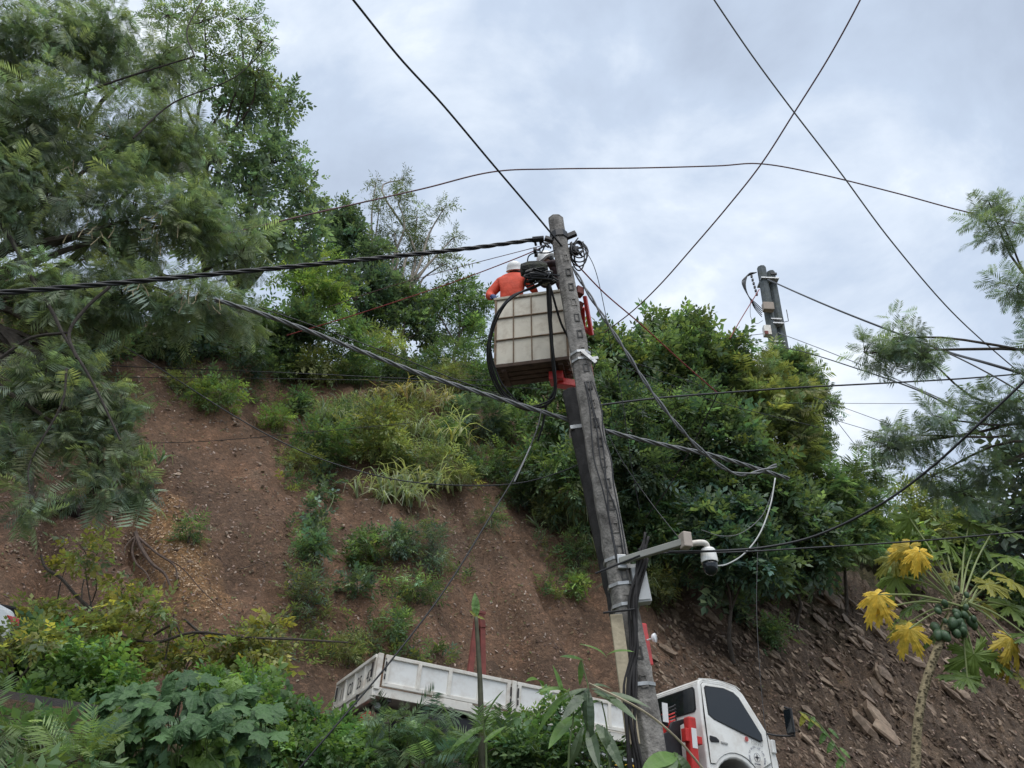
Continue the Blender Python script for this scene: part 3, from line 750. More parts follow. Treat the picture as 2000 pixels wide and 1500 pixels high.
# the dark twin pole behind it
twin_b = on_pole(1598, 0.12, -0.42); twin_t = on_pole(735, -0.155, -0.36)
tp = empty('twin_pole', twin_b, 'dark shorter pole standing close behind the leaning concrete pole', 'utility pole')
o_, *_r = pole_shaft(twin_b, twin_t, 0.27, 0.22, 'shaft', mat('tarred_pole', (0.035, 0.033, 0.032), 0.8, noise=0.4, nscale=6, bump=0.4, bscale=30), None)
o_.data.transform(Matrix.Translation(-V(twin_b))); o_.parent = tp
bnd = MB().box((twin_t + (twin_b - twin_t) * 0.12) - twin_b, (0.25, 0.25, 0.05), _r[0]).build('band', STEEL, tp)

# far double pole on the hill
def far_pole():
    top1 = P(1487, 523, 39.6); mid = P(1525, 750, 35.6); dirn = (mid - top1) / 10
    base = mid.copy()
    while base[2] > ground_z(base[0], base[1]) - 0.5: base = base + dirn * 0.1
    def PK(x, y, d): return P(x, y, np.interp(y, [523, 750], [39.6, 35.6]) + (np.asarray(d, float) - 24.0) * 1.3)
    r = empty('double_utility_pole', base, 'pair of slim concrete poles strapped together above the thicket', 'utility pole')
    o, R, L, a = pole_shaft(base, top1, 0.52, 0.41, 'shaft', CONC2, None); o.data.transform(Matrix.Translation(-V(base))); o.parent = r
    off = PK(1511, 600, 24.1) - PK(1491, 600, 24.1)
    base2 = base + off * 1.0 + np.array([0, 0.25, 0]); top2 = PK(1505, 532, 24.2)
    o2, *_ = pole_shaft(base2, top2, 0.52, 0.39, 'shaft', CONC2, None); o2.data.transform(Matrix.Translation(-V(base))); o2.parent = r
    for (x, y) in ((1500, 552), (1512, 632), (1516, 640), (1518, 676), (1519, 684)):
        MB().box(PK(x, y, 24.05) - base, (0.90 if y < 600 else 0.52, 0.80, 0.07), R).build('band', STEEL, r)
    MB().box(PK(1500, 600, 23.5) - base, (0.52, 0.3, 0.45), R).build('meter_box', mat('tan_box', (0.33, 0.27, 0.22), 0.6, noise=0.1), r, bevel=0.02)
    mbx = MB().box(PK(1498, 647, 23.6) - base, (0.34, 0.3, 0.56), R).build('meter_box', CREAM, r, bevel=0.02)
    MB().box(PK(1497, 649, 23.45) - base, (0.18, 0.02, 0.18), R).build('label_plate', RUST, mbx)
    MB().tube([PK(1518, 632, 24) - base, PK(1540, 627, 24) - base, PK(1536, 605, 24) - base], 0.02, 6).build('hook_bracket', CHASSIS, r)
    MB().box(PK(1511, 535, 24) - base, (0.3, 0.1, 0.12), R).build('cable_bracket', BLACK, r)
    c = MB()
    for k in range(5):
        xs = [(1478, 532), (1462 - 2 * k, 535 + 2 * k), (1456 - 1.5 * k, 556), (1462 + k, 578 + 2 * k), (1474, 590 + 3 * k), (1488, 603 + 4 * k)]
        c.tube([PK(x, y, 24 + 0.05 * k) - base for x, y in xs], 0.022, 5, 4)
    for k in range(6): c.box(PK(1468 + 2.0 * k, 540 + 7 * k, 23.95) - base, (0.09, 0.09, 0.14), R)
    c.tube([PK(x, y, 24) - base for x, y in ((1466, 585), (1466, 618), (1477, 632), (1490, 626))], 0.012, 5, 4)
    c.build('cable_loops', WIRE, r)
far_pole()

# camera arm, dome, boxes, plank
def lamp_arm():
    a = on_pole(1108, 0.0, 0.18); b = P(1338, 1058, np.dot(a, (0, CP, SP)) - 0.25)
    r = empty('security_camera', a, 'white dome security camera on a grey steel arm bolted to the leaning pole', 'security camera')
    z = np.zeros(3)
    MB().bar(z, b - a, 0.06, 0.075).build('arm', mat('aged_arm_paint', (0.30, 0.31, 0.28), 0.55, noise=0.2, nscale=10, dirt=(0.13, 0.11, 0.08), dscale=5), r, bevel=0.008)
    MB().box(z + (0.02, 0.04, 0), (0.10, 0.10, 0.16)).build('clamp', STEEL, r, bevel=0.008)
    d = float(np.dot(b, (0, CP, SP)))
    MB().box(P(1339, 1056, d) - a, (0.10, 0.12, 0.17), rotz(0.3)).build('junction_block', mat('pinkish_cast_box', (0.42, 0.36, 0.31), 0.6, noise=0.12, nscale=9), r, bevel=0.012)
    MB().tube([P(x, y, d) - a for x, y in ((1345, 1063), (1364, 1060), (1376, 1061), (1381, 1068), (1382, 1080))], 0.033, 10, 4).build('elbow_pipe', CREAM, r, shade=True)
    t = P(1383, 1077, d) - a; up = np.array([0, 0, 1.0])
    q = MB().lathe([(0.02, 0.03), (0.065, 0.03), (0.078, 0.01), (0.083, -0.03), (0.088, -0.09), (0.088, -0.125), (0.06, -0.125)], t, up, 24).build('dome_housing', WHITE, r, shade=False, bevel=0.004)
    MB().lathe([(0.078, -0.122), (0.080, -0.16), (0.072, -0.21), (0.05, -0.245), (0.02, -0.26), (0.002, -0.262)], t, up, 24).build('dome_glass', GLASS, q, shade=True)
lamp_arm()
q = on_pole(1150, 0.19, 0.10)
jb = empty('junction_box', q, 'pale grey junction box hung on the pole just below the camera arm', 'junction box')
MB().box((0, 0, 0), (0.16, 0.14, 0.40), PR).build('housing', mat('pale_grey_box', (0.55, 0.56, 0.56), 0.5, noise=0.05, dirt=(0.25, 0.23, 0.2), dscale=5, damt=0.5), jb, bevel=0.012)
MB().box((0, -0.076, 0), (0.13, 0.012, 0.36), PR).build('cover', mat('pale_grey_box', (0.55, 0.56, 0.56)), jb, bevel=0.004)
MB().box((-0.03, 0, 0.22), (0.2, 0.05, 0.04), PR).build('mounting_bracket', STEEL, jb)
pa_ = on_pole(1212, -0.15, 0.20); pb_ = on_pole(1462, -0.20, 0.22)
plank = MB().bar(pa_ - pb_, np.zeros(3), 0.13, 0.045, (0, -1, 0.2)).build('timber_plank', TIMBER, None, pb_, bevel=0.006)
tag(plank, 'long pale timber plank strapped upright to the left side of the pole', 'plank')

# ------------------------------------------------------------------ cables
def cable(name, label, cat, pts, r, m, twist=0, group=None, n=10):
    w = smooth_path([PK(x, y, d) for x, y, d in pts], n)
    o = w[0].copy(); mb = MB()
    if twist:
        seg = np.concatenate([[0], np.cumsum(np.linalg.norm(np.diff(w, axis=0), axis=1))])
        L = seg[-1]; nn = int(L / 0.075); sp = np.linspace(0, L, nn)
        q = np.stack([np.interp(sp, seg, w[:, i]) for i in range(3)], 1)
        t = np.gradient(q, axis=0); t /= np.linalg.norm(t, axis=1, keepdims=True)
        u = np.cross(t, (0, 0, 1)); u /= np.linalg.norm(u, axis=1, keepdims=True); v = np.cross(t, u)
        for k in range(twist):
            ph = 2 * math.pi * (sp / 0.75 + k / twist)
            mb.tube(q + r * 0.62 * (np.cos(ph)[:, None] * u + np.sin(ph)[:, None] * v) - o, r * 0.52, 5)
    else:
        mb.tube(w - o, r * 0.72, 6)
    ob = mb.build(name, m, None, o, shade=True)
    return tag(ob, label, cat, group)
PDp = lambda y: float(np.dot(on_pole(y), (0, CP, SP))) / DK
d47 = PDp(470)
cable('twisted_cable', 'thick twisted black cable running from the left trees to the pole top', 'cable', [(-260, 590, 8.0), (0, 572, 8.8), (260, 550, 9.7), (560, 522, 10.6), (900, 487, 11.7), (1045, 468, d47 - 0.15)], 0.030, WIRE, 3)
tag(MB().tube([PK(1040, 468, d47 - 0.16), PK(1062, 466, d47 - 0.16)], 0.045, 8).bar(PK(1045, 472, d47 - .16), PK(1047, 480, d47 - .16), 0.03, 0.03).bar(PK(1055, 471, d47 - .16), PK(1057, 479, d47 - .16), 0.03, 0.03).build('cable_clamp', BLACK, None, None), 'small black dead-end clamp gripping the twisted cable beside the pole top', 'clamp')
cable('overhead_cable', 'black cable slanting from top edge down across the pole top', 'cable', [(640, -60, 9.0), (690, 0, 9.5), (780, 112, 10.3), (865, 205, 10.9), (960, 318, 11.6), (1040, 412, 12.1), (1090, 472, d47 - 0.25), (1125, 515, 12.3)], 0.022, WIRE)
cable('service_wire', 'red-brown wire continuing from the pole top down right to the cable junction', 'wire', [(1125, 515, 12.3), (1180, 572, 12.6), (1250, 632, 13.0), (1330, 705, 13.6), (1402, 768, 14.2)], 0.016, WIRER)
cable('communication_cable', 'dusty pink cable crossing the sky almost level above the pole', 'cable', [(-100, 545, 13.0), (330, 480, 14.5), (620, 415, 15.5), (820, 370, 16.2), (960, 336, 16.6), (1080, 330, 17.0), (1250, 328, 17.4), (1400, 324, 17.7), (1487, 320, 17.9), (1600, 340, 18.3), (1750, 377, 18.8), (1880, 412, 19.2), (2050, 450, 20)], 0.022, WIREB)
cable('overhead_wire', 'thin grey wire dropping from the top edge to the far right', 'wire', [(1370, -40, 14), (1395, 0, 14), (1470, 110, 14.5), (1550, 218, 15), (1640, 335, 15.5), (1740, 470, 16), (1860, 610, 17), (1980, 718, 18), (2060, 780, 18.5)], 0.018, WIREG)
cable('overhead_wire', 'thin dark wire crossing from the top right down to the bushes left', 'wire', [(1705, -60, 15), (1680, 0, 15), (1620, 110, 15.5), (1550, 222, 16), (1487, 320, 16.5), (1420, 405, 17), (1350, 487, 18), (1290, 555, 19), (1235, 608, 20), (1180, 650, 21)], 0.022, WIREB)
cable('power_cable', 'thick black cable from the double pole sloping right through feathery leaves', 'cable', [(1500, 546, 34.5), (1560, 573, 30), (1640, 607, 26), (1750, 650, 22), (1850, 687, 19), (1930, 710, 15.5), (2060, 748, 14)], 0.040, WIRE)
cable('power_cable', 'black cable branching down right below the thick far cable', 'cable', [(1820, 676, 17), (1880, 703, 16), (1950, 740, 15), (2050, 800, 14)], 0.022, WIRE)
cable('span_cable', 'black cable running nearly level from the pole to the right edge', 'cable', [(1165, 792, 12.0), (1280, 778, 12.6), (1402, 768, 13.2), (1560, 757, 13.8), (1750, 747, 14.4), (1900, 738, 15), (2060, 724, 15.6)], 0.020, WIRE)
cable('drop_wire', 'thin wire falling from the cable junction to the lower left thicket', 'wire', [(1402, 768, 13.2), (1382, 810, 13.6), (1345, 885, 14.2), (1300, 960, 15), (1262, 1010, 15.5)], 0.014, WIRE)
cable('service_wire', 'upper of two dark wires leaving the double pole towards the right', 'wire', [(1520, 650, 33), (1600, 680, 29), (1700, 720, 24), (1800, 762, 18.5), (1870, 795, 17.5)], 0.020, WIREG)
cable('service_wire', 'lower of two dark wires leaving the double pole towards the right', 'wire', [(1525, 678, 32.5), (1580, 690, 29), (1680, 722, 24), (1780, 757, 18.5), (1850, 790, 17.5), (1940, 835, 16.5)], 0.026, WIRE)
cable('sagging_cable', 'thick black cable sagging from the dome camera up to the right edge', 'cable', [(1290, 1078, PDp(1090) - 0.1), (1400, 1076, 8.7), (1500, 1068, 8.6), (1600, 1044, 8.5), (1720, 985, 8.3), (1820, 912, 8.1), (1910, 830, 7.9), (2000, 745, 7.8), (2080, 665, 7.7)], 0.017, WIRE)
cable('level_cable', 'thin black cable running level just below the sagging one at right', 'cable', [(1260, 1080, PDp(1090) - 0.05), (1420, 1079, 8.9), (1600, 1069, 9), (1800, 1056, 9.1), (2060, 1033, 9.2)], 0.012, WIRE)
cable('cable_bundle', 'pale lashed cable bundle descending from the left trees behind the pole', 'cable', [(420, 585, 11.0), (508, 612, 11.2), (600, 645, 11.3), (700, 684, 11.3), (830, 733, 11.3), (980, 780, 11.2), (1110, 820, 11.1), (1200, 846, 11.2), (1290, 868, 11.4), (1400, 892, 11.8), (1540, 935, 12.5)], 0.030, WIREG, 3)
cable('cable_bundle', 'thin wire running just above the pale lashed cable bundle', 'wire', [(505, 600, 11.3), (600, 632, 11.4), (760, 690, 11.4), (900, 745, 11.4), (1090, 812, 11.2)], 0.010, WIRE)
cable('twisted_cable', 'twisted cable hanging from the pole top in a deep curve to the right', 'cable', [(1118, 522, d47 - 0.2), (1160, 590, 11.8), (1215, 675, 11.4), (1280, 775, 11.0), (1345, 855, 10.8), (1400, 905, 10.8), (1440, 926, 10.9), (1480, 922, 11.1), (1516, 909, 11.4)], 0.026, WIREG, 2)
cable('pale_wire', 'pale grey wire dropping below the twisted curve towards the dome camera', 'wire', [(1514, 934, 11.0), (1505, 985, 10.6), (1485, 1040, 10.2), (1455, 1080, 9.9), (1420, 1102, 9.7), (1390, 1106, 9.5)], 0.013, WIREW)
cable('pale_wire', 'thin dark loop of wire beside the pale drop wire', 'wire', [(1512, 950, 11.0), (1490, 1005, 10.8), (1450, 1040, 10.6), (1410, 1047, 10.5), (1370, 1035, 10.4)], 0.007, WIREG)
cable('guy_wire', 'straight dark wire from the foreground shrubs up to the coiled cable', 'wire', [(560, 1530, 7.0), (640, 1436, 7.3), (760, 1295, 7.9), (870, 1150, 8.6), (960, 1005, 9.4), (1020, 905, 10.0), (1048, 840, 10.4), (1058, 800, 10.7)], 0.012, WIRE)
cable('pale_wire', 'short pale wrapped length of the straight dark wire', 'wire', [(1004, 942, 9.72), (1020, 908, 9.95), (1036, 872, 10.2)], 0.016, WIREG)
cable('sagging_wire', 'thin dark wire sagging across the bare slope to the pole', 'wire', [(180, 640, 11.5), (300, 712, 11.5), (450, 808, 11.4), (560, 868, 11.3), (660, 908, 11.2), (780, 938, 11.1), (900, 948, 11.0), (1010, 944, 10.9), (1100, 920, 10.8), (1165, 890, 10.7)], 0.011, WIRE)
cable('thin_wire', 'upper thin level wire along the top of the bare slope', 'wire', [(0, 700, 12.5), (230, 715, 12.6), (560, 728, 12.8), (870, 742, 13), (1060, 740, 13)], 0.009, WIRE)
cable('thin_wire', 'lower thin level wire along the top of the bare slope', 'wire', [(0, 735, 12.6), (250, 737, 12.7), (500, 739, 12.8), (800, 745, 13), (1060, 760, 13)], 0.007, WIRE)
cable('thin_wire', 'faint wire crossing the slope at mid height on the left', 'wire', [(240, 866, 13), (400, 862, 13), (600, 845, 13), (800, 826, 13)], 0.007, WIRE)
cable('line_wire', 'red-brown line wire passing behind the left worker to the pole', 'wire', [(560, 655, 14.5), (700, 613, 14.0), (880, 553, 13.4), (1000, 508, 12.9), (1062, 482, d47 - 0.1)], 0.013, WIRER)
cable('line_wire', 'upper thin line wire above the left worker helmet', 'wire', [(640, 600, 15), (760, 560, 14.4), (900, 521, 13.6), (1000, 495, 13.0), (1062, 479, d47 - 0.05)], 0.009, WIREB)
cable('signal_wire', 'thin red wire rising from the bushes to the double pole', 'wire', [(1425, 662, 33), (1448, 622, 33.5), (1483, 565, 34.2)], 0.026, WIRER)
cable('signal_wire', 'short dark wire entering the double pole level from the left', 'wire', [(1395, 664, 33.5), (1440, 658, 33.2), (1490, 652, 33)], 0.018, WIRE)
for i, (pts, lab) in enumerate([
    ([(1600, 780, 17), (1640, 830, 16.5), (1690, 895, 16)], 'short steep wire among the thin wires right of the thicket'),
    ([(1500, 787, 17), (1700, 788, 16.5), (1990, 789, 16)], 'level hair-thin wire crossing the pale sky at far right'),
    ([(1590, 775, 18), (1700, 815, 17), (1850, 870, 16)], 'upper sloping hair-thin wire right of the thicket'),
    ([(1590, 808, 18), (1690, 838, 17), (1840, 880, 16)], 'lower sloping hair-thin wire right of the thicket'),
    ([(1210, 700, 12.5), (1320, 735, 13), (1402, 768, 13.4)], 'upper thin wire fanning left from the cable junction'),
    ([(1205, 712, 12.5), (1310, 752, 13), (1400, 785, 13.4), (1600, 835, 14)], 'lower thin wire fanning across the thicket'),
    ([(1205, 720, 12.3), (1218, 800, 12), (1232, 900, 11.8), (1250, 1000, 11.6)], 'thin wire hanging straight down just right of the pole'),
    ([(1178, 830, 10.9), (1215, 900, 10.6), (1270, 980, 10.2), (1335, 1062, 9.2)], 'thin wire from mid pole down to the camera arm'),
    ([(1480, 1060, 15.2), (1478, 1200, 13.8), (1490, 1380, 12.2), (1510, 1510, 11.2)], 'thin dark wire hanging in front of the rock cut above the cab'),
    ([(1130, 470, 12.4), (1160, 520, 12.5), (1180, 600, 12.6), (1195, 690, 12.7)], 'fine wire drooping from the pole top towards the thicket')]):
    cable('hanging_wire', lab, 'wire', pts, 0.008 if i != 1 else 0.007, WIRE)
# coil hung on the basket side
co = MB(); o0 = PK(1030, 690, 11.6)
for k in range(5):
    ph = rng.uniform(-4, 4, 12); dd = 11.75 - 0.05 * k
    xs = [(1075, 545), (1040, 562), (1000, 580), (968, 622), (953 + 2 * k, 680), (957 + 3 * k, 730), (985 + k, 775 - 2 * k), (1028, 800 - 2 * k), (1062 + 2 * k, 794 - 2 * k), (1082 + k, 765), (1082, 720), (1077, 660), (1074, 600), (1071, 556)]
    co.tube([PK(x + rng.uniform(-3, 3), y + rng.uniform(-2.5, 2.5), dd) - o0 for x, y in xs], 0.014, 6, 6)
tag(co.build('cable_coil', WIRE, None, o0, shade=True), 'large loose coil of black cable hanging in front of the work basket', 'cable coil')
co = MB(); o0 = PK(1074, 560, 11.8)
for xs in ([(1070, 552), (1073, 600), (1078, 680), (1084, 722), (1082, 780)], [(1074, 556), (1092, 620), (1105, 650), (1130, 690), (1143, 712)], [(1068, 545), (1072, 620), (1082, 712)], [(1085, 760), (1068, 790), (1060, 830), (1050, 862)]):
    co.tube([PK(x, y, 11.7) - o0 for x, y in xs], 0.017, 6, 6)
tag(co.build('hanging_leads', WIRE, None, o0, shade=True), 'black leads hanging down the right side of the work basket', 'cable')
# mossy splice closure with tangled leads
o0 = PK(1046, 535, 11.7)
sp = empty('cable_splice', o0, 'dark mossy bundle of splice boxes and tangled leads between the two workers', 'cable splice')
mb = MB()
mb.lathe([(0.03, -0.20), (0.09, -0.19), (0.125, -0.08), (0.13, 0.06), (0.10, 0.17), (0.03, 0.19)], PK(1044, 527, 11.75) - o0, (1, 0.1, 0.12), 12)
mb.build('closure', mat('mossy_plastic', (0.035, 0.036, 0.032), 0.85, noise=0.4, nscale=18, dirt=(0.075, 0.085, 0.045), dscale=8, damt=0.9, bump=0.8, bscale=35), sp)
MB().box(PK(1062, 548, 11.62) - o0, (0.15, 0.08, 0.11), rotz(0.4)).build('tap_box', mat('grey_tap_box', (0.3, 0.28, 0.26), 0.6, noise=0.2), sp, bevel=0.01)
tn = MB()
for k in range(20):
    a = rng.uniform(-1, 1, (5, 3)) * (0.19, 0.09, 0.10) + (0.02, -0.09, -0.13); a[-1] += (0.12, 0, -0.02)
    tn.tube(a, rng.uniform(0.008, 0.016), 5, 5)
tn.build('leads', WIRE, sp)
ms = MB()
# rack of loops on the right of the pole top
o0 = PK(1130, 492, 12.25)
rk = MB()
for k in range(5):
    th = np.linspace(0, 2 * math.pi, 14); rr = 0.10 + 0.03 * k
    rk.tube([np.array([0.9 * rr * math.cos(a) * (0.7 + 0.3 * math.sin(k)), 0.05 * k - 0.1, 1.25 * rr * math.sin(a)]) for a in th], 0.011, 5, 2)
for k in range(7): rk.tube([rng.uniform(-1, 1, 3) * (0.14, 0.06, 0.2) + (-0.05, 0, 0.05) for _ in range(4)], 0.010, 5, 4)
rk.box((-0.05, 0, 0.02), (0.1, 0.08, 0.12))
tag(rk.build('cable_loops', WIRE, None, o0, shade=True), 'small tangle of black cable loops at right of the pole top', 'cable coil')
o0 = PK(1062, 482, 12.2)
rk = MB()
for k in range(3): rk.tube([rng.uniform(-1, 1, 3) * (0.12, 0.05, 0.10) for _ in range(5)], 0.011, 5, 4)
rk.tube([PK(x, y, 12.1) - o0 for x, y in ((1030, 512), (1033, 500), (1045, 494), (1070, 494), (1085, 488))], 0.010, 5, 4)
rk.box(PK(1045, 489, 12.1) - o0, (0.05, 0.05, 0.08)).box(PK(1047, 497, 12.1) - o0, (0.05, 0.05, 0.06))
tag(rk.build('jumper_leads', WIRE, None, o0, shade=True), 'short jumper leads and connectors left of the pole top', 'wire')
# dark cables bundled down the pole foot
o0 = on_pole(1500, -0.1, 0.2); dk = MB()
for k in range(9):
    j = rng.uniform(-0.05, 0.05, 6)
    path = [(1262 - 2 * k, 1040 + 8 * k), (1246 + 2 * k, 1095), (1236 + k, 1170), (1232 + 2 * k, 1260), (1222 + 2 * k, 1340), (1224 + 2.5 * k, 1420), (1232 + 3 * k, 1520)]
    dk.tube([PK(x + rng.uniform(-8, 8), y, PDp(y) - 0.24 + rng.uniform(-0.03, 0.03)) - o0 for x, y in path], 0.016, 6, 5)
tag(dk.build('cable_bundle', mat('dull_black_cable', (0.022, 0.02, 0.02), 0.75, noise=0.4, nscale=9), None, o0, shade=True), 'dense bundle of dark cables running down the foot of the pole', 'cable')
o0 = on_pole(900, 0, 0.2); dk = MB()
for k in range(4):
    ys = np.linspace(760, 1110, 8)
    dk.tube([on_pole(y, rng.uniform(-0.03, 0.03) + 0.05 * k - 0.06, 0.16 + rng.uniform(0, 0.02)) - o0 for y in ys], 0.009, 5, 5)
tag(dk.build('pole_wires', WIRE, None, o0, shade=True), 'thin black wires wound loosely down the middle of the leaning pole', 'wire')
for (xa, ya, xb, yb, l_) in ((1163, 1120, 1250, 1085, 'thin dark rod crossing the pole at the camera arm'), (1178, 1197, 1240, 1190, 'short dark step rod below the junction box')):
    o0 = PK(xa, ya, PDp(ya) - 0.28); tag(MB().tube([np.zeros(3), PK(xb, yb, PDp(ya) - 0.28) - o0], 0.011, 6).build('step_rod', BLACK, None, o0), l_, 'rod')
tag(MB().tube([PK(x, y, 7.2) for x, y in ((1150, 1335), (1250, 1385), (1320, 1440), (1380, 1510))], 0.010, 5, 5).build('dry_stem', TIMBER), 'thin pale dry stem slanting across the foot of the pole', 'stem')

# ------------------------------------------------------------------ people in the work basket
SKIN = mat('skin', (0.30, 0.17, 0.11), 0.55, noise=0.08, nscale=20)
JACKET = mat('orange_jacket', (0.62, 0.075, 0.035), 0.75, noise=0.14, nscale=9, bump=0.6, bscale=14)
TROUSER = mat('dark_trousers', (0.03, 0.035, 0.05), 0.8, noise=0.2, nscale=9)
GLOVE = mat('blue_glove', (0.03, 0.055, 0.16), 0.7, noise=0.15, nscale=16)
HAIR = mat('black_hair', (0.012, 0.011, 0.01), 0.6)
BOOT = mat('brown_boot', (0.06, 0.04, 0.03), 0.6)
HELMET = mat('white_helmet', (0.72, 0.72, 0.70), 0.28, spec=0.5, noise=0.03, nscale=6)
def person(base, facing, joints, label, shirt=JACKET):
    """joints in metres: x to the person's right, y forward, z up; one skinned surface, coloured by region"""
    root = empty('person', base, label, 'person')
    root.rotation_euler = (0, 0, facing)
    names = list(joints); idx = {n_: i for i, n_ in enumerate(names)}
    edges = [('pelvis', 'waist'), ('waist', 'chest'), ('chest', 'neck'), ('neck', 'skull'), ('skull', 'crown')]
    for s_ in 'LR':
        edges += [('chest', 'sh' + s_), ('sh' + s_, 'el' + s_), ('el' + s_, 'wr' + s_), ('wr' + s_, 'pa' + s_), ('pelvis', 'hi' + s_), ('hi' + s_, 'kn' + s_), ('kn' + s_, 'an' + s_), ('an' + s_, 'to' + s_)]
        for k in range(5): edges += [('pa' + s_, 'f%d%s' % (k, s_)), ('f%d%s' % (k, s_), 'g%d%s' % (k, s_))]
    me = bpy.data.meshes.new('body')
    me.from_pydata([tuple(joints[n_][:3]) for n_ in names], [(idx[a], idx[b]) for a, b in edges], [])
    o = bpy.data.objects.new('body', me); C.objects.link(o)
    sk_ = o.modifiers.new('skin', 'SKIN'); o.modifiers.new('sub', 'SUBSURF').levels = 2
    sk_.use_smooth_shade = True
    for n_ in names:
        r = joints[n_][3]; r = r if isinstance(r, tuple) else (r, r)
        me.skin_vertices[0].data[idx[n_]].radius = r
        me.skin_vertices[0].data[idx[n_]].use_root = n_ == 'pelvis'
    bpy.context.view_layer.update()
    dg = bpy.context.evaluated_depsgraph_get()
    bm_ = bpy.data.meshes.new_from_object(o.evaluated_get(dg))
    bpy.data.objects.remove(o)
    for m in (SKIN, shirt, TROUSER, GLOVE, BOOT): bm_.materials.append(m)
    P0 = np.array([joints[n_][:3] for n_ in names])
    def region(n_):
        k = n_[:2]
        if k == 'kn': return 2
        if k in ('an', 'to'): return 4
        if n_ in ('pelvis', 'waist', 'chest') or k in ('sh', 'el', 'wr', 'hi'): return 1
        if k == 'pa' or n_[0] in 'fg': return 3
        return 0
    seg = [(P0[idx[a]], P0[idx[b]], 1 if b == 'neck' else region(b)) for a, b in edges]
    cen = np.zeros(len(bm_.polygons) * 3); bm_.polygons.foreach_get('center', cen); cen = cen.reshape(-1, 3)
    D = []
    for a, b, r in seg:
        ab = b - a; k = np.clip((cen - a) @ ab / max(ab @ ab, 1e-9), 0, 1); D.append(np.linalg.norm(cen - (a + k[:, None] * ab), axis=1))
    reg = np.array([s_[2] for s_ in seg])[np.argmin(D, 0)]
    bm_.polygons.foreach_set('material_index', reg.astype(np.int32))
    bm_.polygons.foreach_set('use_smooth', np.ones(len(bm_.polygons), bool))
    body = mesh_obj('body', bm_, None, root)
    # head: face, ears, hair and helmet as pieces of the head
    hc = np.array(joints['skull'][:3]); tilt = joints.get('_tilt', 0)
    up = np.array(joints['crown'][:3]) - hc; up /= np.linalg.norm(up)
    rt = np.array([1.0, 0, 0]); rt -= up * (rt @ up); rt /= np.linalg.norm(rt); fw = np.cross(up, rt)
    yawh = joints['crown'][4] if len(joints['crown']) > 4 else 0.0
    fw2 = fw * math.cos(yawh) + rt * math.sin(yawh); rt = rt * math.cos(yawh) - fw * math.sin(yawh); fw = fw2
    HR = np.stack([rt, fw, up], 1)
    prof = [(0.004, -0.125), (0.045, -0.115), (0.066, -0.08), (0.076, -0.02), (0.080, 0.04), (0.072, 0.09), (0.045, 0.118), (0.004, 0.126)]
    mb = MB().lathe(prof, (0, 0, 0), (0, 0, 1), 20); v = mb.v[0]; v[:, 1] *= 1.18; v[:, 1] += 0.012 * (v[:, 2] < -0.03)
    mb.box((0, 0.105, -0.02), (0.022, 0.035, 0.045)); mb.box((0, 0.092, -0.065), (0.05, 0.012, 0.012))
    for s_ in (-1, 1): mb.box((s_ * 0.081, -0.005, -0.01), (0.018, 0.035, 0.06))
    mb.v = [hc + np.asarray(q_) @ HR.T for q_ in mb.v]
    head = mb.build('head', SKIN, root, shade=True)
    ey = MB()
    for s_ in (-1, 1): ey.lathe([(0.002, -0.008), (0.009, 0), (0.002, 0.008)], hc + HR @ np.array([s_ * 0.032, 0.088, 0.012]), fw, 8)
    ey.build('eyes', HAIR, head)
    hr = MB().lathe([(0.004, -0.09), (0.070, -0.085), (0.086, -0.02), (0.087, 0.04), (0.06, 0.11), (0.004, 0.128)], (0, 0, 0), (0, 0, 1), 18)
    hr.v[0][:, 1] = hr.v[0][:, 1] * 1.1 - 0.022; hr.v = [hc + q_ @ HR.T for q_ in hr.v]; hr.build('hair', HAIR, head, shade=True)
    hm = MB().lathe([(0.112, -0.012), (0.126, -0.006), (0.125, 0.0), (0.116, 0.008), (0.113, 0.05), (0.096, 0.098), (0.062, 0.130), (0.02, 0.143), (0.001, 0.144)], (0, 0, 0), (0, 0, 1), 28)
    v = hm.v[0]; v[:, 1] *= 1.14; br = (v[:, 1] > 0.1) & (v[:, 2] < 0.004); v[br, 1] += 0.04
    hm.v = [hc + HR @ np.array([0, -0.006, -0.012]) + (q_ * 1.12) @ HR.T for q_ in hm.v]
    he = hm.build('helmet', HELMET, root, shade=True)
    rg = MB().tube([hc + HR @ np.array([0.004, 0.1 * math.cos(a) * 1.1, 0.03 + 0.13 * math.sin(a)]) for a in np.linspace(0.25, math.pi - 0.25, 9)], 0.008, 6, 2); rg.build('ridge', HELMET, he, shade=True)
    return root
def fingers(s_, wrist, palm, spread, curl):
    """five unequal bent fingers rooted in the palm; the thumb leaves the side of the palm"""
    w = np.array(wrist); p_ = np.array(palm); d = p_ - w; d /= np.linalg.norm(d)
    sd_ = np.array(spread) / np.linalg.norm(spread); cu = np.array(curl) / np.linalg.norm(curl); j = {}
    for k, (o_, L) in enumerate(((-0.028, 0.066), (-0.009, 0.076), (0.010, 0.070), (0.028, 0.054))):
        a = p_ + sd_ * o_ + d * L * 0.6; b = a + (d * 0.35 + cu * 0.9) * L * 0.55
        j['f%d%s' % (k, s_)] = (*a, 0.0095); j['g%d%s' % (k, s_)] = (*b, 0.008)
    a = p_ - sd_ * 0.048 - d * 0.03 + cu * 0.02; j['f4' + s_] = (*a, 0.011); b = a + d * 0.035 + cu * 0.03 + sd_ * 0.008; j['g4' + s_] = (*b, 0.009)
    return j
FLOOR = 0.40
DARKJ = mat('dark_jacket', (0.05, 0.03, 0.035), 0.8, noise=0.2, nscale=9)
def bw(a, b, c): return BA + BR @ np.array([a, b, c])
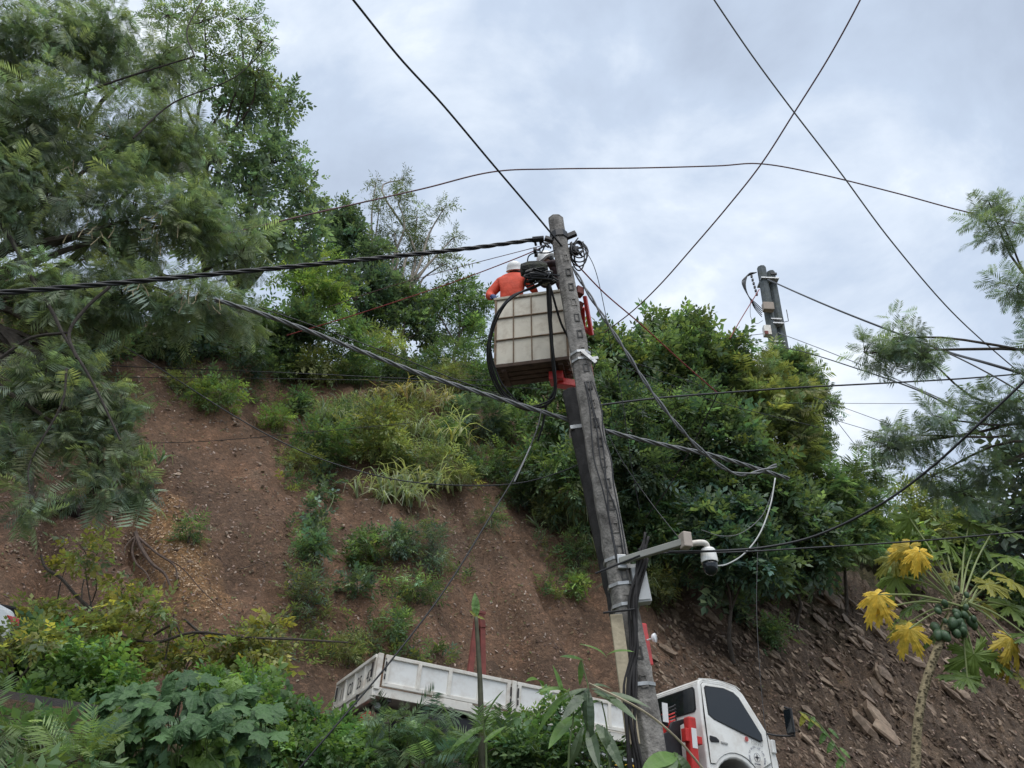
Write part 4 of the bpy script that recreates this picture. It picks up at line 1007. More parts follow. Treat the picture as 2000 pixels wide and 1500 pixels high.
# left worker: back to the camera, left elbow out, gloved hand on the rail
j1 = {'pelvis': (0, 0, 0.95, (0.15, 0.11)), 'waist': (0, 0.0, 1.12, (0.19, 0.14)), 'chest': (0, 0.04, 1.36, (0.20, 0.15)), 'neck': (0.02, 0.07, 1.55, 0.062), 'skull': (0.03, 0.08, 1.665, 0.07), 'crown': (0.035, 0.045, 1.725, 0.06),
      'shR': (0.20, 0.05, 1.41, 0.095), 'elR': (0.34, 0.16, 1.20, 0.055), 'wrR': (0.30, 0.34, 1.24, 0.04), 'paR': (0.29, 0.42, 1.25, 0.035),
      'shL': (-0.20, 0.02, 1.40, 0.10), 'elL': (-0.36, -0.06, 1.10, 0.078), 'wrL': (-0.235, -0.20, 0.945, 0.048), 'paL': (-0.205, -0.235, 0.905, 0.038),
      'hiR': (0.1, 0, 0.9, 0.09), 'knR': (0.11, 0.02, 0.5, 0.065), 'anR': (0.11, -0.02, 0.09, 0.05), 'toR': (0.12, 0.14, 0.05, 0.045),
      'hiL': (-0.1, 0, 0.9, 0.09), 'knL': (-0.11, 0.02, 0.5, 0.065), 'anL': (-0.11, -0.02, 0.09, 0.05), 'toL': (-0.12, 0.14, 0.05, 0.045)}
j1.update(fingers('R', j1['wrR'][:3], j1['paR'][:3], (1, 0, 0), (0, 0.4, -1))); j1.update(fingers('L', j1['wrL'][:3], j1['paL'][:3], (1, 0.1, 0), (0, -0.5, -1)))
p1 = person(bw(0.19, 0.24, FLOOR), math.atan2(bx_[1], bx_[0]) - 0.1, j1, 'worker in orange jacket and white helmet, back turned, gloved hand on basket rail')
j2 = dict(j1)
j2.update({'chest': (0.02, 0.12, 1.34, (0.17, 0.12)), 'neck': (0.02, 0.22, 1.46, 0.055), 'skull': (0.0, 0.31, 1.55, 0.07), 'crown': (0.0, 0.36, 1.61, 0.06), 'shL': (-0.17, 0.12, 1.36, 0.075), 'shR': (0.19, 0.12, 1.36, 0.075),
           'elR': (0.26, 0.30, 1.22, 0.055), 'wrR': (0.14, 0.46, 1.33, 0.04), 'paR': (0.10, 0.52, 1.36, 0.035), 'elL': (-0.27, 0.28, 1.22, 0.055), 'wrL': (-0.14, 0.47, 1.30, 0.04), 'paL': (-0.10, 0.53, 1.33, 0.035)})
j2.update(fingers('R', j2['wrR'][:3], j2['paR'][:3], (1, 0, 0), (-0.6, 0.3, -0.6))); j2.update(fingers('L', j2['wrL'][:3], j2['paL'][:3], (1, 0, 0), (0.6, 0.3, -0.6)))
p2 = person(bw(1.06, 0.22, FLOOR + 0.06), math.atan2(bx_[1], bx_[0]) + 1.9, j2, 'worker in white helmet bending over the splice, half hidden by the pole', DARKJ)

# ------------------------------------------------------------------ vegetation
def unit(a): return a / np.maximum(np.linalg.norm(a, axis=-1, keepdims=True), 1e-9)
def atY(x, y, Y):
    r = ray(x, y); return r * (np.asarray(Y, float) / r[..., 1])[..., None]

def leaf_diamond(b, d, side, nrm, L, W, fold=0.12):
    m = b + d * L * 0.42
    return [b, m + side * W / 2 + nrm * fold * W, b + d * L, m - side * W / 2 + nrm * fold * W], [(0, 1, 2), (0, 2, 3)]
def leaf_oval(b, d, side, nrm, L, W, droop=0.15, fold=0.18):
    v = []; prof = [(0.0, 0.0), (0.18, 0.7), (0.42, 1.0), (0.72, 0.72), (1.0, 0.0)]
    for t, w in prof:
        c = b + d * L * t - nrm * droop * L * t * t
        if w == 0: v.append(c)
        else: v += [c + side * W / 2 * w + nrm * fold * W * w, c, c - side * W / 2 * w + nrm * fold * W * w]
    f = [(0, 1, 2), (0, 2, 3)]
    for a in (1, 4): f += [(a, a + 3, a + 4), (a, a + 4, a + 1), (a + 1, a + 4, a + 5), (a + 1, a + 5, a + 2)]
    f += [(7, 10, 8), (8, 10, 9)]
    return v, f
def leaf_hex(b, d, side, nrm, L, W, droop=0.15, fold=0.15):
    p = lambda t, w: b + d * L * t + side * W / 2 * w + nrm * (fold * W * abs(w) - droop * L * t * t)
    return [p(0, 0), p(0.3, 0.95), p(0.68, 0.8), p(1, 0), p(0.68, -0.8), p(0.3, -0.95)], [(0, 1, 5), (1, 2, 4), (1, 4, 5), (2, 3, 4)]
X_, Y_, Z_ = np.eye(3)
def compose(parts):
    vs, fs, n = [], [], 0
    for v, f in parts:
        vs += [np.asarray(q) for q in v]; fs += [tuple(i + n for i in t) for t in f]; n += len(v)
    return np.array(vs), np.array(fs)
def t_bipinnate(pairs=7, seed=0, width=0.085, droop=0.28):
    r = np.random.default_rng(seed); parts = []
    for i in range(pairs):
        x = 0.22 + 0.76 * i / (pairs - 1); L = 0.46 * (0.75 + 0.5 * math.sin(math.pi * (i + 0.8) / (pairs + 0.6)))
        for s_ in (-1, 1):
            a = math.radians(58 + r.uniform(-10, 10)); d = unit(np.array([math.cos(a), s_ * math.sin(a), -droop + r.uniform(-.15, .15)]))
            sd_ = unit(np.cross(Z_, d)); b = np.array([x, 0, -0.16 * x * x])
            parts.append(leaf_diamond(b, d, sd_, Z_, L, width, 0.1))
    parts.append(leaf_diamond(np.zeros(3), unit(np.array([1, 0, -0.12])), Y_, Z_, 1.0, 0.018))
    return compose(parts)
def t_sprig(n=8, L=0.36, W=0.15, seed=0, spread=1.0, oval=False, hexa=False):
    r = np.random.default_rng(seed); parts = []
    for i in range(n):
        x = 0.15 + 0.8 * i / (n - 1); a = (1 if i % 2 else -1) * math.radians(r.uniform(35, 75)) * spread
        if i == n - 1: a *= 0.2
        d = unit(np.array([math.cos(a), math.sin(a), r.uniform(-0.45, 0.25)])); sd_ = unit(np.cross(Z_ + 0.35 * r.normal(size=3), d)); nn = np.cross(d, sd_)
        b = np.array([x, 0, -0.1 * x * x]); k = r.uniform(0.75, 1.2)
        parts.append((leaf_oval if oval else leaf_hex if hexa else leaf_diamond)(b, d, sd_, nn, L * k, W * k))
    return compose(parts)
def t_grass(n=7, seed=0, droop=1.0):
    r = np.random.default_rng(seed); parts = []
    for i in range(n):
        a = r.uniform(0, 2 * math.pi); out = np.array([0, math.cos(a), math.sin(a)]); L = r.uniform(0.7, 1.15); w = 0.016
        sd_ = unit(np.cross(X_, out)); v = []
        for k in range(6):
            t = k / 5; bend = droop * r.uniform(0.85, 1.1)
            c = X_ * (L * (t - 0.80 * bend * t ** 2.4)) + out * (0.10 * t + 0.42 * t * t) * L
            ww = w * (1 - 0.85 * t); v += [c + sd_ * ww, c - sd_ * ww]
        f = []
        for k in range(5): f += [(2 * k, 2 * k + 2, 2 * k + 3), (2 * k, 2 * k + 3, 2 * k + 1)]
        parts.append((v, f))
    return compose(parts)
TB = [t_bipinnate(7, s_) for s_ in range(3)] 
TF = [t_bipinnate(12, s_ + 3, 0.045, 0.45) for s_ in range(3)]         # finer
TS = [t_sprig(8, 0.36, 0.15, s_) for s_ in range(4)]
TW = [t_sprig(7, 0.40, 0.22, s_ + 9) for s_ in range(4)]          # wider leaves
TN = [t_sprig(9, 0.42, 0.085, s_ + 20) for s_ in range(4)]        # narrow leaves
TO_ = [t_sprig(7, 0.40, 0.21, s_ + 40, oval=True) for s_ in range(4)]   # rounded, for near plants
TM = [t_sprig(8, 0.38, 0.19, s_ + 60, hexa=True) for s_ in range(4)]
TG = [t_grass(7, s_) for s_ in range(4)]
TG2 = [t_grass(9, s_ + 5, 0.35) for s_ in range(3)]

class Leaves:
    def __init__(s): s.v = []; s.f = []; s.c = []; s.n = 0; s.tri = 0
    def place(s, temps, pos, d, size, col, up=None, upj=0.5):
        N = len(pos)
        if N == 0: return
        d = unit(np.asarray(d, float)); up = np.tile([0, 0, 1.0], (N, 1)) if up is None else up
        z = up + upj * rng.normal(size=(N, 3)); z = unit(z - d * (z * d).sum(1, keepdims=True)); y = np.cross(z, d)
        size = np.broadcast_to(size, (N,)); pick = rng.integers(0, len(temps), N)
        for k, (tv_, tf_) in enumerate(temps):
            i = np.where(pick == k)[0]
            if not len(i): continue
            R = np.stack([d[i], y[i], z[i]], -1)
            v = np.einsum('nij,mj->nmi', R, tv_) * size[i][:, None, None] + pos[i][:, None, :]
            m = len(tv_)
            f = tf_[None] + (np.arange(len(i)) * m)[:, None, None] + s.n
            s.v.append(v.reshape(-1, 3)); s.f.append(f.reshape(-1, 3)); s.c.append(np.repeat(col[i], m, 0)); s.n += len(i) * m; s.tri += f.size // 3
    def build(s, name, material, parent, origin):
        v = np.concatenate(s.v) - np.asarray(origin); f = np.concatenate(s.f); c = np.concatenate(s.c)
        me = bpy.data.meshes.new(name)
        me.vertices.add(len(v)); me.vertices.foreach_set('co', v.ravel().astype(np.float32))
        me.loops.add(f.size); me.loops.foreach_set('vertex_index', f.ravel().astype(np.int32))
        me.polygons.add(len(f)); me.polygons.foreach_set('loop_start', np.arange(0, f.size, 3, dtype=np.int32))
        me.polygons.foreach_set('use_smooth', np.zeros(len(f), bool))
        me.update()
        at = me.color_attributes.new('Col', 'FLOAT_COLOR', 'POINT')
        at.data.foreach_set('color', np.concatenate([np.clip(c, 0.004, 0.9), np.ones((len(c), 1))], 1).ravel().astype(np.float32))
        global TRIS; TRIS += len(f)
        return mesh_obj(name, me, material, parent)
TRIS = 0
def tint(col, n, var=0.28, yellow=0.25):
    c = np.tile(np.asarray(col, float), (n, 1)) * np.exp(var * rng.normal(size=(n, 1)))
    c = 1.42 * (0.74 * c + 0.26 * c.mean(1, keepdims=True))
    y = np.clip(rng.normal(size=(n, 1)) * yellow, -0.4, 0.9)
    return c * (1 + y * np.array([0.75, 0.28, -0.25]))
BARK = mat('grey_brown_bark', (0.075, 0.062, 0.05), 0.9, noise=0.35, nscale=9, bump=0.6, bscale=30)
PALEBARK = mat('pale_bark', (0.26, 0.23, 0.19), 0.9, noise=0.3, nscale=7, bump=0.5, bscale=30)
GSTEM = mat('green_stem', (0.10, 0.14, 0.05), 0.6, noise=0.2, nscale=9)

def limb(mb, a, b, r0, r1, sag=0.12, sides=6):
    a = np.asarray(a); b = np.asarray(b); L = np.linalg.norm(b - a)
    m1 = a + (b - a) * 0.35 + rng.normal(size=3) * L * 0.05 + (0, 0, sag * L); m2 = a + (b - a) * 0.7 + rng.normal(size=3) * L * 0.05 + (0, 0, sag * L * 0.7)
    mb.tube([a, m1, m2, b], (r0, r1), sides, 4, cap=False)
def plant(name, label, cat, base, clumps, temps, size, col, layers=4.0, trunk_r=0.05, bark=BARK, outward=0.8, lift=0.0, var=0.25, yellow=0.22, upj=0.5, material=None, group=None, sub=None, lumpy=0.42, twigs=True, fork=None, leaf_name='crown', crown_depth=0.85, sizevar=0.25, stem_name='trunk', minr=0.006):
    """clumps: (centre, (rx, ry, rz)) in metres"""
    base = np.asarray(base, float)
    root = empty(name, base, label, cat, group)
    L = Leaves(); mb = MB()
    fork = base + (np.mean([c for c, _ in clumps], 0) - base) * 0.35 if fork is None else np.asarray(fork)
    fork = fork + rng.normal(size=3) * 0.03 * np.linalg.norm(fork - base)
    limb(mb, base - (0, 0, 0.25), fork, trunk_r, trunk_r * 0.72, 0.02, 8)
    for (c, r) in clumps:
        c = np.asarray(c, float); r = np.asarray(r, float); rm = float(np.mean(r))
        limb(mb, fork, c, trunk_r * 0.6, max(minr, trunk_r * 0.18), 0.06)
        ns = sub or int(np.clip(6 + rm * 5, 6, 26))
        q = unit(rng.normal(size=(ns, 3))) * rng.random((ns, 1)) ** 0.45
        sc = c + q * r * (1 - 0.5 * lumpy); sr = lumpy * rm * rng.uniform(0.65, 1.25, ns)
        area = math.pi * r[0] * r[2]
        N = int(layers * area / (size * size * 0.22) / ns) + 1
        for k in range(ns):
            if twigs and rng.random() < 0.8: limb(mb, c + (sc[k] - c) * 0.1, sc[k], max(minr * 0.8, trunk_r * 0.16), minr * 0.5, 0.0, 4)
            n = max(3, int(N * rng.uniform(0.5, 1.5)))
            u = unit(rng.normal(size=(n, 3))); rad = rng.random((n, 1)) ** 0.5
            rr = sr[k] * np.array([1, 1, 0.78])
            pos = sc[k] + u * rad * rr
            o = unit(pos - c) * 0.5 + u
            d = outward * o + 0.55 * rng.normal(size=(n, 3)) + np.array([0, 0, lift])
            cc = tint(np.asarray(col) * math.exp(0.26 * rng.normal()), n, var, yellow)
            L.place(temps, pos, d, size * np.exp(sizevar * rng.normal(size=n)), cc, upj=upj)
    L.build(leaf_name, material or LEAF, root, base)
    mb.build(stem_name, bark, root, origin=base)
    return root
def pclump(x, y, rx, ry, Y, dy=0.0, deep=0.85):
    c = atY(x, y, Y + dy); F = c[1] * CP + c[2] * SP; k = F / 1500
    return c, (rx * k, (rx + ry) / 2 * k * deep, ry * k / 0.9)
def shrub(name, label, x, y, rx, ry, temps, size, col, layers=4.0, group=None, cat='shrub', more=(), forward=0.25, by=None, **kw):
    by = y + 0.85 * ry if by is None else by
    base, dep = G(x, by)
    if dep > 60: base, dep = G(x, by + 40)
    if dep > 60: base, dep = G(x, by + 90)
    k = dep / 1500
    cl = [pclump(x, y, rx, ry, base[1] - forward * rx * k, 0)]
    for (x2, y2, rx2, ry2) in more: cl.append(pclump(x2, y2, rx2, ry2, base[1] - forward * rx * k))
    return plant(name, label, cat, base, cl, temps, size, col, layers, group=group, **kw)

C_LEUC = (0.105, 0.145, 0.092); C_DARK = (0.060, 0.100, 0.052); C_MID = (0.085, 0.145, 0.055); C_LITE = (0.130, 0.200, 0.050); C_OLIVE = (0.140, 0.165, 0.050); C_BLUE = (0.080, 0.130, 0.086); C_GRASS = (0.15, 0.19, 0.085)

# --- big feathery tree overhanging from the left
b0 = np.array([-7.2, 7.6, 0]); b0[2] = ground_z(b0[0], b0[1])
cl = []
for (x, y, rx, ry, Y) in [(40, 60, 130, 110, 7.6), (190, 70, 120, 100, 8.2), (310, 120, 90, 70, 8.8), (60, 230, 140, 120, 7.6), (230, 270, 150, 120, 8.4), (350, 290, 90, 75, 9.0), (90, 400, 150, 110, 7.8), (250, 430, 150, 110, 8.4), (385, 430, 95, 70, 9.0), (470, 500, 75, 70, 9.4), (90, 560, 130, 90, 7.8), (240, 580, 130, 80, 8.4), (370, 590, 110, 70, 8.8), (460, 610, 65, 45, 9.2), (-60, 330, 120, 160, 7.2)]:
    cl.append(pclump(x, y, rx, ry, Y, rng.uniform(-0.3, 0.3)))
for (x, y, rx, ry, Y) in [(110, 690, 75, 50, 8.2), (200, 770, 65, 70, 8.3), (45, 770, 45, 60, 8.0), (25, 850, 40, 55, 7.9), (185, 880, 55, 65, 8.2), (255, 930, 36, 42, 8.4), (60, 985, 26, 60, 7.9), (110, 830, 40, 60, 8.0), (150, 810, 55, 60, 8.1), (225, 850, 45, 55, 8.3), (90, 740, 60, 50, 8.0), (160, 720, 60, 45, 8.2), (190, 950, 40, 30, 8.2), (40, 900, 30, 40, 7.9), (265, 960, 28, 24, 8.4), (230, 790, 40, 50, 8.3)]:
    cl.append(pclump(x, y, rx, ry, Y))
leuc = plant('feathery_tree', 'big feathery dark green tree overhanging from the upper left corner', 'tree', b0, cl, TF, 0.23, (0.125, 0.170, 0.108), 2.4, 0.11, BARK, 0.55, -0.55, 0.22, 0.16, 0.6, fork=atY(-120, 600, 7.8), lumpy=0.5, sub=15)
# dry seed pods and a few pale limbs on it
pd = MB(); 
for (x, y) in [(40, 265), (30, 300), (185, 430), (175, 450), (300, 455), (310, 440), (210, 250), (130, 330), (345, 565), (250, 560), (20, 240), (420, 590)]:
    c = atY(x, y, 7.5)
    for k in range(5):
        a = c + rng.normal(size=3) * (0.12, 0.1, 0.06); d = unit(np.array([rng.normal() * 0.4, rng.normal() * 0.4, -1])); L_ = rng.uniform(0.14, 0.24)
        pd.tube([a, a + d * L_ * 0.5, a + d * L_ + rng.normal(size=3) * 0.02], (0.003, 0.007), 4, 1)
tag(pd.build('seed_pods', mat('tan_pod', (0.22, 0.18, 0.10), 0.7, noise=0.25), leuc, origin=b0), kind='stuff')
lb = MB()
for pts, r in (([(-60, 380), (10, 450), (60, 540), (100, 605), (125, 655), (180, 745), (235, 860)], (0.035, 0.012)), ([(215, 560), (170, 600), (135, 650), (150, 700)], (0.022, 0.02)), ([(0, 700), (60, 660), (130, 650)], (0.02, 0.02)), ([(-50, 190), (60, 200), (130, 190), (250, 150), (380, 110)], (0.03, 0.012)), ([(380, 110), (365, 60), (395, 0), (420, -60)], (0.014, 0.008)), ([(130, 720), (120, 790), (60, 900), (58, 960)], (0.015, 0.008)), ([(260, 270), (340, 200), (460, 150), (540, 70)], (0.016, 0.006))):
    lb.tube([atY(x, y, 7.6) for x, y in pts], r, 7, 5)
lb.build('limb', mat('dark_bark', (0.045, 0.038, 0.032), 0.9, noise=0.35, nscale=9, bump=0.6, bscale=30), leuc, origin=b0)

# --- trees on the crest behind it
def crest_tree(name, label, bx0, by0, specs, temps, size, col, layers, tr, Yoff=0.0, **kw):
    base, dep = G(bx0, by0)
    while dep > 60: by0 += 12; base, dep = G(bx0, by0)
    cl = [pclump(x, y, rx, ry, base[1] + Yoff + rng.uniform(-0.8, 0.8)) for x, y, rx, ry in specs]
    return plant(name, label, 'tree', base, cl, temps, size, col, layers, tr, **kw)
crest_tree('broadleaf_tree', 'tall broadleaf tree rising behind the feathery tree against the sky', 450, 690, [(470, 205, 100, 70), (545, 200, 50, 45), (420, 320, 95, 85), (530, 320, 75, 70), (595, 375, 58, 48), (470, 420, 85, 60), (560, 455, 70, 60), (390, 450, 80, 70), (615, 430, 38, 40)], TW, 0.40, (0.105, 0.165, 0.110), 1.8, 0.18, -5, lumpy=0.36, sub=18, yellow=0.15)
crest_tree('airy_tree', 'airy pale-leaved branches against the sky at the top left', 380, 690, [(400, 40, 60, 45), (470, 40, 60, 40), (430, 110, 80, 45), (510, 80, 30, 25), (330, 30, 60, 50), (500, 140, 55, 30), (350, 120, 70, 60)], TS, 0.36, (0.12, 0.17, 0.105), 1.2, 0.13, -5.5, lumpy=0.34, sub=18)
crest_tree('bright_tree', 'bright yellow-green small tree in front of the crest trees', 600, 715, [(605, 500, 55, 50), (590, 560, 60, 45), (640, 570, 50, 50)], TS, 0.40, C_LITE, 4, 0.10, -0.5)
crest_tree('bushy_tree', 'bushy mid green tree left of the slender sparse tree', 690, 715, [(680, 455, 50, 50), (700, 500, 60, 50), (660, 420, 30, 25), (725, 570, 60, 50), (670, 590, 60, 55)], TW, 0.42, C_BLUE, 3.6, 0.14, 0.5)
crest_tree('slender_tree', 'slender sparse tree standing tall on the crest left of the basket', 745, 705, [(733, 365, 10, 28), (740, 410, 22, 26), (787, 350, 10, 26), (778, 395, 26, 30), (815, 425, 34, 32), (865, 410, 26, 22), (770, 455, 42, 34), (830, 475, 42, 30), (885, 465, 18, 18), (790, 520, 50, 34), (860, 520, 36, 28), (735, 470, 22, 30)], TN, 0.44, (0.080, 0.105, 0.055), 2.0, 0.15, 0.8, bark=PALEBARK, lumpy=0.36, fork=None, sub=10)
crest_tree('leafy_tree', 'leafy small tree on the crest just left of the basket', 890, 712, [(880, 570, 50, 46), (930, 600, 36, 44), (840, 600, 50, 46), (905, 650, 48, 40), (955, 655, 28, 36)], TS, 0.38, C_MID, 3.0, 0.10, 0.4)
crest_tree('leafy_tree', 'dark leafy tree on the crest below the slender sparse tree', 790, 714, [(780, 590, 60, 44), (730, 620, 54, 42), (820, 640, 54, 42)], TW, 0.40, C_DARK, 3.4, 0.10, 0.3)

# --- shrubs along the crest
for (x, y, rx, ry, t, c, lab) in [(60, 640, 90, 60, TS, C_OLIVE, 'olive shrub on the crest at the left edge'), (180, 655, 80, 50, TW, C_DARK, 'dark shrub on the crest under the feathery tree, left one'), (300, 660, 80, 48, TS, C_DARK, 'dark shrub on the crest under the feathery tree, right one'),
                              (400, 655, 70, 55, TW, C_BLUE, 'bluish shrub on the crest above the bare slide'), (490, 640, 70, 60, TS, C_MID, 'mid green shrub on the crest where the lashed cable leaves the leaves'), (570, 640, 70, 60, TW, C_DARK, 'dark shrub on the crest below the bright small tree'),
                              (660, 670, 70, 48, TS, C_MID, 'grassy mid green shrub on the crest above the slope bushes'), (760, 690, 60, 40, TN, C_OLIVE, 'olive narrow-leaved shrub on the crest below the dark leafy tree'), (880, 700, 60, 34, TN, C_MID, 'low narrow-leaved shrub on the crest left of the coil'), (990, 760, 60, 45, TS, C_MID, 'green shrub below the work basket behind the coil')]:
    shrub('crest_shrub', lab, x, y, rx, ry, t, 0.40, c, 4.5, trunk_r=0.05, lumpy=0.45)
for (x, y, rx, ry, t, c, lab) in [(330, 690, 60, 24, TN, C_OLIVE, 'low dry growth at the top of the bare slide'), (470, 700, 60, 30, TS, C_DARK, 'dark growth hanging over the top of the slide'), (545, 705, 50, 32, TN, C_MID, 'grassy growth hanging over the crest left of the wide bush'), (625, 715, 55, 34, TS, C_OLIVE, 'olive growth hanging over the crest above the wide bush'),
                              (705, 722, 55, 34, TN, C_MID, 'grassy growth hanging over the crest above the olive bush'), (790, 728, 55, 32, TS, C_DARK, 'dark growth hanging over the crest under the slender tree'), (865, 738, 50, 32, TN, C_OLIVE, 'dry growth hanging over the crest left of the coil'), (935, 748, 45, 34, TS, C_MID, 'leafy growth hanging over the crest beside the coil'), (1030, 740, 50, 45, TW, C_DARK, 'dark leafy growth under the work basket')]:
    shrub('hanging_growth', lab, x, y, rx, ry, t, 0.36, c, 4.0, trunk_r=0.04, lumpy=0.45, lift=-0.45, by=y + ry)
# --- thicket on the right: tall shrubs growing from the steep cut
TH = [
    ('leafy light green shrub at the top left of the thicket, beside the pole', 1200, 1010, [(1190, 690, 55, 45), (1260, 690, 65, 50), (1225, 750, 75, 55)], TW, (0.098, 0.163, 0.065)),
    ('broad leafy shrub at the top of the thicket left of the double pole', 1330, 1000, [(1340, 680, 65, 48), (1410, 690, 60, 50), (1300, 740, 75, 60), (1390, 760, 80, 60)], TW, (0.091, 0.156, 0.058)),
    ('yellow-green shrub in the thicket below the double pole', 1500, 1010, [(1490, 790, 65, 60), (1450, 750, 60, 50), (1540, 800, 60, 65), (1500, 870, 80, 60)], TB, (0.137, 0.182, 0.058)),
    ('feathery shrub at the right shoulder of the thicket', 1575, 1000, [(1565, 740, 40, 45), (1590, 790, 38, 45), (1575, 870, 48, 60)], TB, (0.098, 0.163, 0.072)),
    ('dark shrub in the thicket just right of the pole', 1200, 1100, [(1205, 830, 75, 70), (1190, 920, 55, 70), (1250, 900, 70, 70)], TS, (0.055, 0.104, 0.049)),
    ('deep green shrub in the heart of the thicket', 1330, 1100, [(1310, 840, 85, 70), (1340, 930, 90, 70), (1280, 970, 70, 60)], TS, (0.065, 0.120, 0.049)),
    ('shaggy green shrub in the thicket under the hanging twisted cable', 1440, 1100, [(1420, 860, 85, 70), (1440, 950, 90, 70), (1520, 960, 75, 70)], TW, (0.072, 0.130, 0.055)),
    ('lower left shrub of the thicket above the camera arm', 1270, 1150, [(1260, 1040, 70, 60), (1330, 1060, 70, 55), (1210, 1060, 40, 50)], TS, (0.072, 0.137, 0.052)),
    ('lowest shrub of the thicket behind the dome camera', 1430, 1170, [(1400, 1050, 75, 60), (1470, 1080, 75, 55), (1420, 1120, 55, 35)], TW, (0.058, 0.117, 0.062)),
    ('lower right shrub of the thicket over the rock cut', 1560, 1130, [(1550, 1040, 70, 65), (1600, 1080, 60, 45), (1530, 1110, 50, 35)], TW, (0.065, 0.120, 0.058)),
    ('feathery green shrub right of the thicket against the sky gap', 1650, 1080, [(1640, 970, 55, 50), (1690, 1010, 60, 48), (1660, 1060, 60, 45)], TB, (0.098, 0.169, 0.065)),
    ('leafy shrub at the left edge of the thicket left of the pole', 1090, 1010, [(1075, 830, 55, 55), (1110, 910, 55, 65), (1060, 900, 45, 45), (1100, 760, 40, 45)], TS, (0.085, 0.150, 0.058))]
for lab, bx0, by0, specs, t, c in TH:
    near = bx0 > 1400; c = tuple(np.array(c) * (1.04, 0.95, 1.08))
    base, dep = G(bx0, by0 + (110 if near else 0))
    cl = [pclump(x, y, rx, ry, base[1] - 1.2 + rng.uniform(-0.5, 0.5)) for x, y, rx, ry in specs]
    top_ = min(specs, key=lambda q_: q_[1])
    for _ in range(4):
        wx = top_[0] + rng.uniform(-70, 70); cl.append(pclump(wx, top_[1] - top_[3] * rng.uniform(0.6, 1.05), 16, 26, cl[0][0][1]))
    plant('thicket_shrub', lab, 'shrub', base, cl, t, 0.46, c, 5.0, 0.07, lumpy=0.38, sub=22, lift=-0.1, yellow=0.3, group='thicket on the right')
# --- shrubs scattered on the bare slope
for (x, y, rx, ry, t, sz, c, lab) in [
    (425, 775, 52, 30, TS, 0.30, C_LITE, 'bright green shrub high on the bare slope, leftmost'), (360, 750, 40, 24, TS, 0.28, C_OLIVE, 'thin olive shrub high on the slope beside the bright one'), (575, 780, 30, 28, TW, 0.30, C_MID, 'round green shrub high on the slope under the lashed cable'), (540, 820, 38, 24, TS, 0.28, C_LITE, 'low bright shrub below the round green one'),
    (640, 865, 70, 48, TS, 0.32, C_MID, 'wide green bush in the middle of the slope'), (740, 850, 78, 66, TS, 0.34, C_OLIVE, 'tall olive green bush in the middle of the slope'), (840, 900, 52, 50, TN, 0.36, (0.12, 0.15, 0.055), 'straggly yellow-green bush right of the olive bush'), (925, 810, 60, 44, TB, 0.42, C_BLUE, 'dark ferny bush below the coil'), (1000, 830, 45, 40, TS, 0.32, C_MID, 'small green bush right of the ferny bush'), (1040, 900, 45, 55, TS, 0.32, C_OLIVE, 'olive bush left of the dark twin pole'), (955, 900, 60, 35, TS, 0.28, C_MID, 'low scrub under the ferny bush'),
    (585, 900, 45, 26, TN, 0.28, C_OLIVE, 'thin olive scrub left of the wide green bush'), (690, 810, 40, 30, TN, 0.3, C_MID, 'grassy scrub above the wide green bush'), (800, 815, 44, 34, TN, 0.32, C_OLIVE, 'grassy scrub above the straggly bush'), (880, 850, 44, 34, TS, 0.3, C_MID, 'leafy scrub between the straggly and ferny bushes'), (1010, 960, 44, 40, TS, 0.3, C_DARK, 'dark scrub on the slope where the sagging wire dips'), (900, 930, 50, 20, TN, 0.24, C_OLIVE, 'low dry weeds under the sagging wire'),
    (615, 1070, 36, 40, TN, 0.26, C_MID, 'green bush at the foot of the climbing vine'), (715, 1080, 42, 48, TS, 0.26, C_MID, 'left of two dense green bushes low on the slope'), (770, 1060, 36, 40, TS, 0.26, C_BLUE, 'small bush between the two dense low bushes'), (838, 1070, 46, 52, TN, 0.26, C_BLUE, 'right of two dense green bushes low on the slope'),
    (600, 1170, 36, 60, TN, 0.26, (0.075, 0.105, 0.065), 'narrow bamboo-like clump hanging low on the slope'), (690, 1145, 50, 24, TW, 0.22, C_BLUE, 'creeping round-leaved plant low on the slope'), (815, 1150, 60, 30, TN, 0.24, C_MID, 'low grassy bush under the dense right bush'), (775, 1220, 34, 28, TS, 0.22, C_MID, 'small leafy shrub above the truck tailgate'), (680, 1270, 40, 36, TN, 0.22, C_OLIVE, 'dry grassy clump just left of the truck bed'),
    (372, 1030, 34, 30, TN, 0.24, C_MID, 'small grassy shrub beside the pale wood-chip streak'), (960, 1010, 30, 26, TN, 0.24, C_MID, 'small wispy shrub below the straight wire'), (1070, 990, 36, 50, TN, 0.3, C_OLIVE, 'drooping grassy shrub on the slope left of the pole'), (1130, 1080, 32, 50, TN, 0.28, C_MID, 'grassy shrub on the slope close to the pole'), (1125, 1140, 16, 36, TW, 0.22, C_LITE, 'bright climbing vine just left of the pole'),
    (1515, 1235, 45, 36, TS, 0.30, C_MID, 'small shrub growing on the rock cut above the cab'), (1290, 1150, 40, 40, TN, 0.34, C_OLIVE, 'grassy clump hanging below the camera arm'), (1440, 1180, 34, 28, TW, 0.32, C_DARK, 'small dark plant hanging at the top of the rock cut'),
    (40, 760, 70, 40, TS, 0.28, C_OLIVE, 'yellowish shrub high on the slope at the left edge'), (20, 830, 50, 35, TS, 0.28, C_OLIVE, 'second yellowish shrub on the slope at the left edge')]:
    shrub('slope_shrub', lab, x, y, rx, ry, t, sz, c, 3.2, trunk_r=0.03, lumpy=0.36, sub=14, stem_name='stem', leaf_name='foliage')
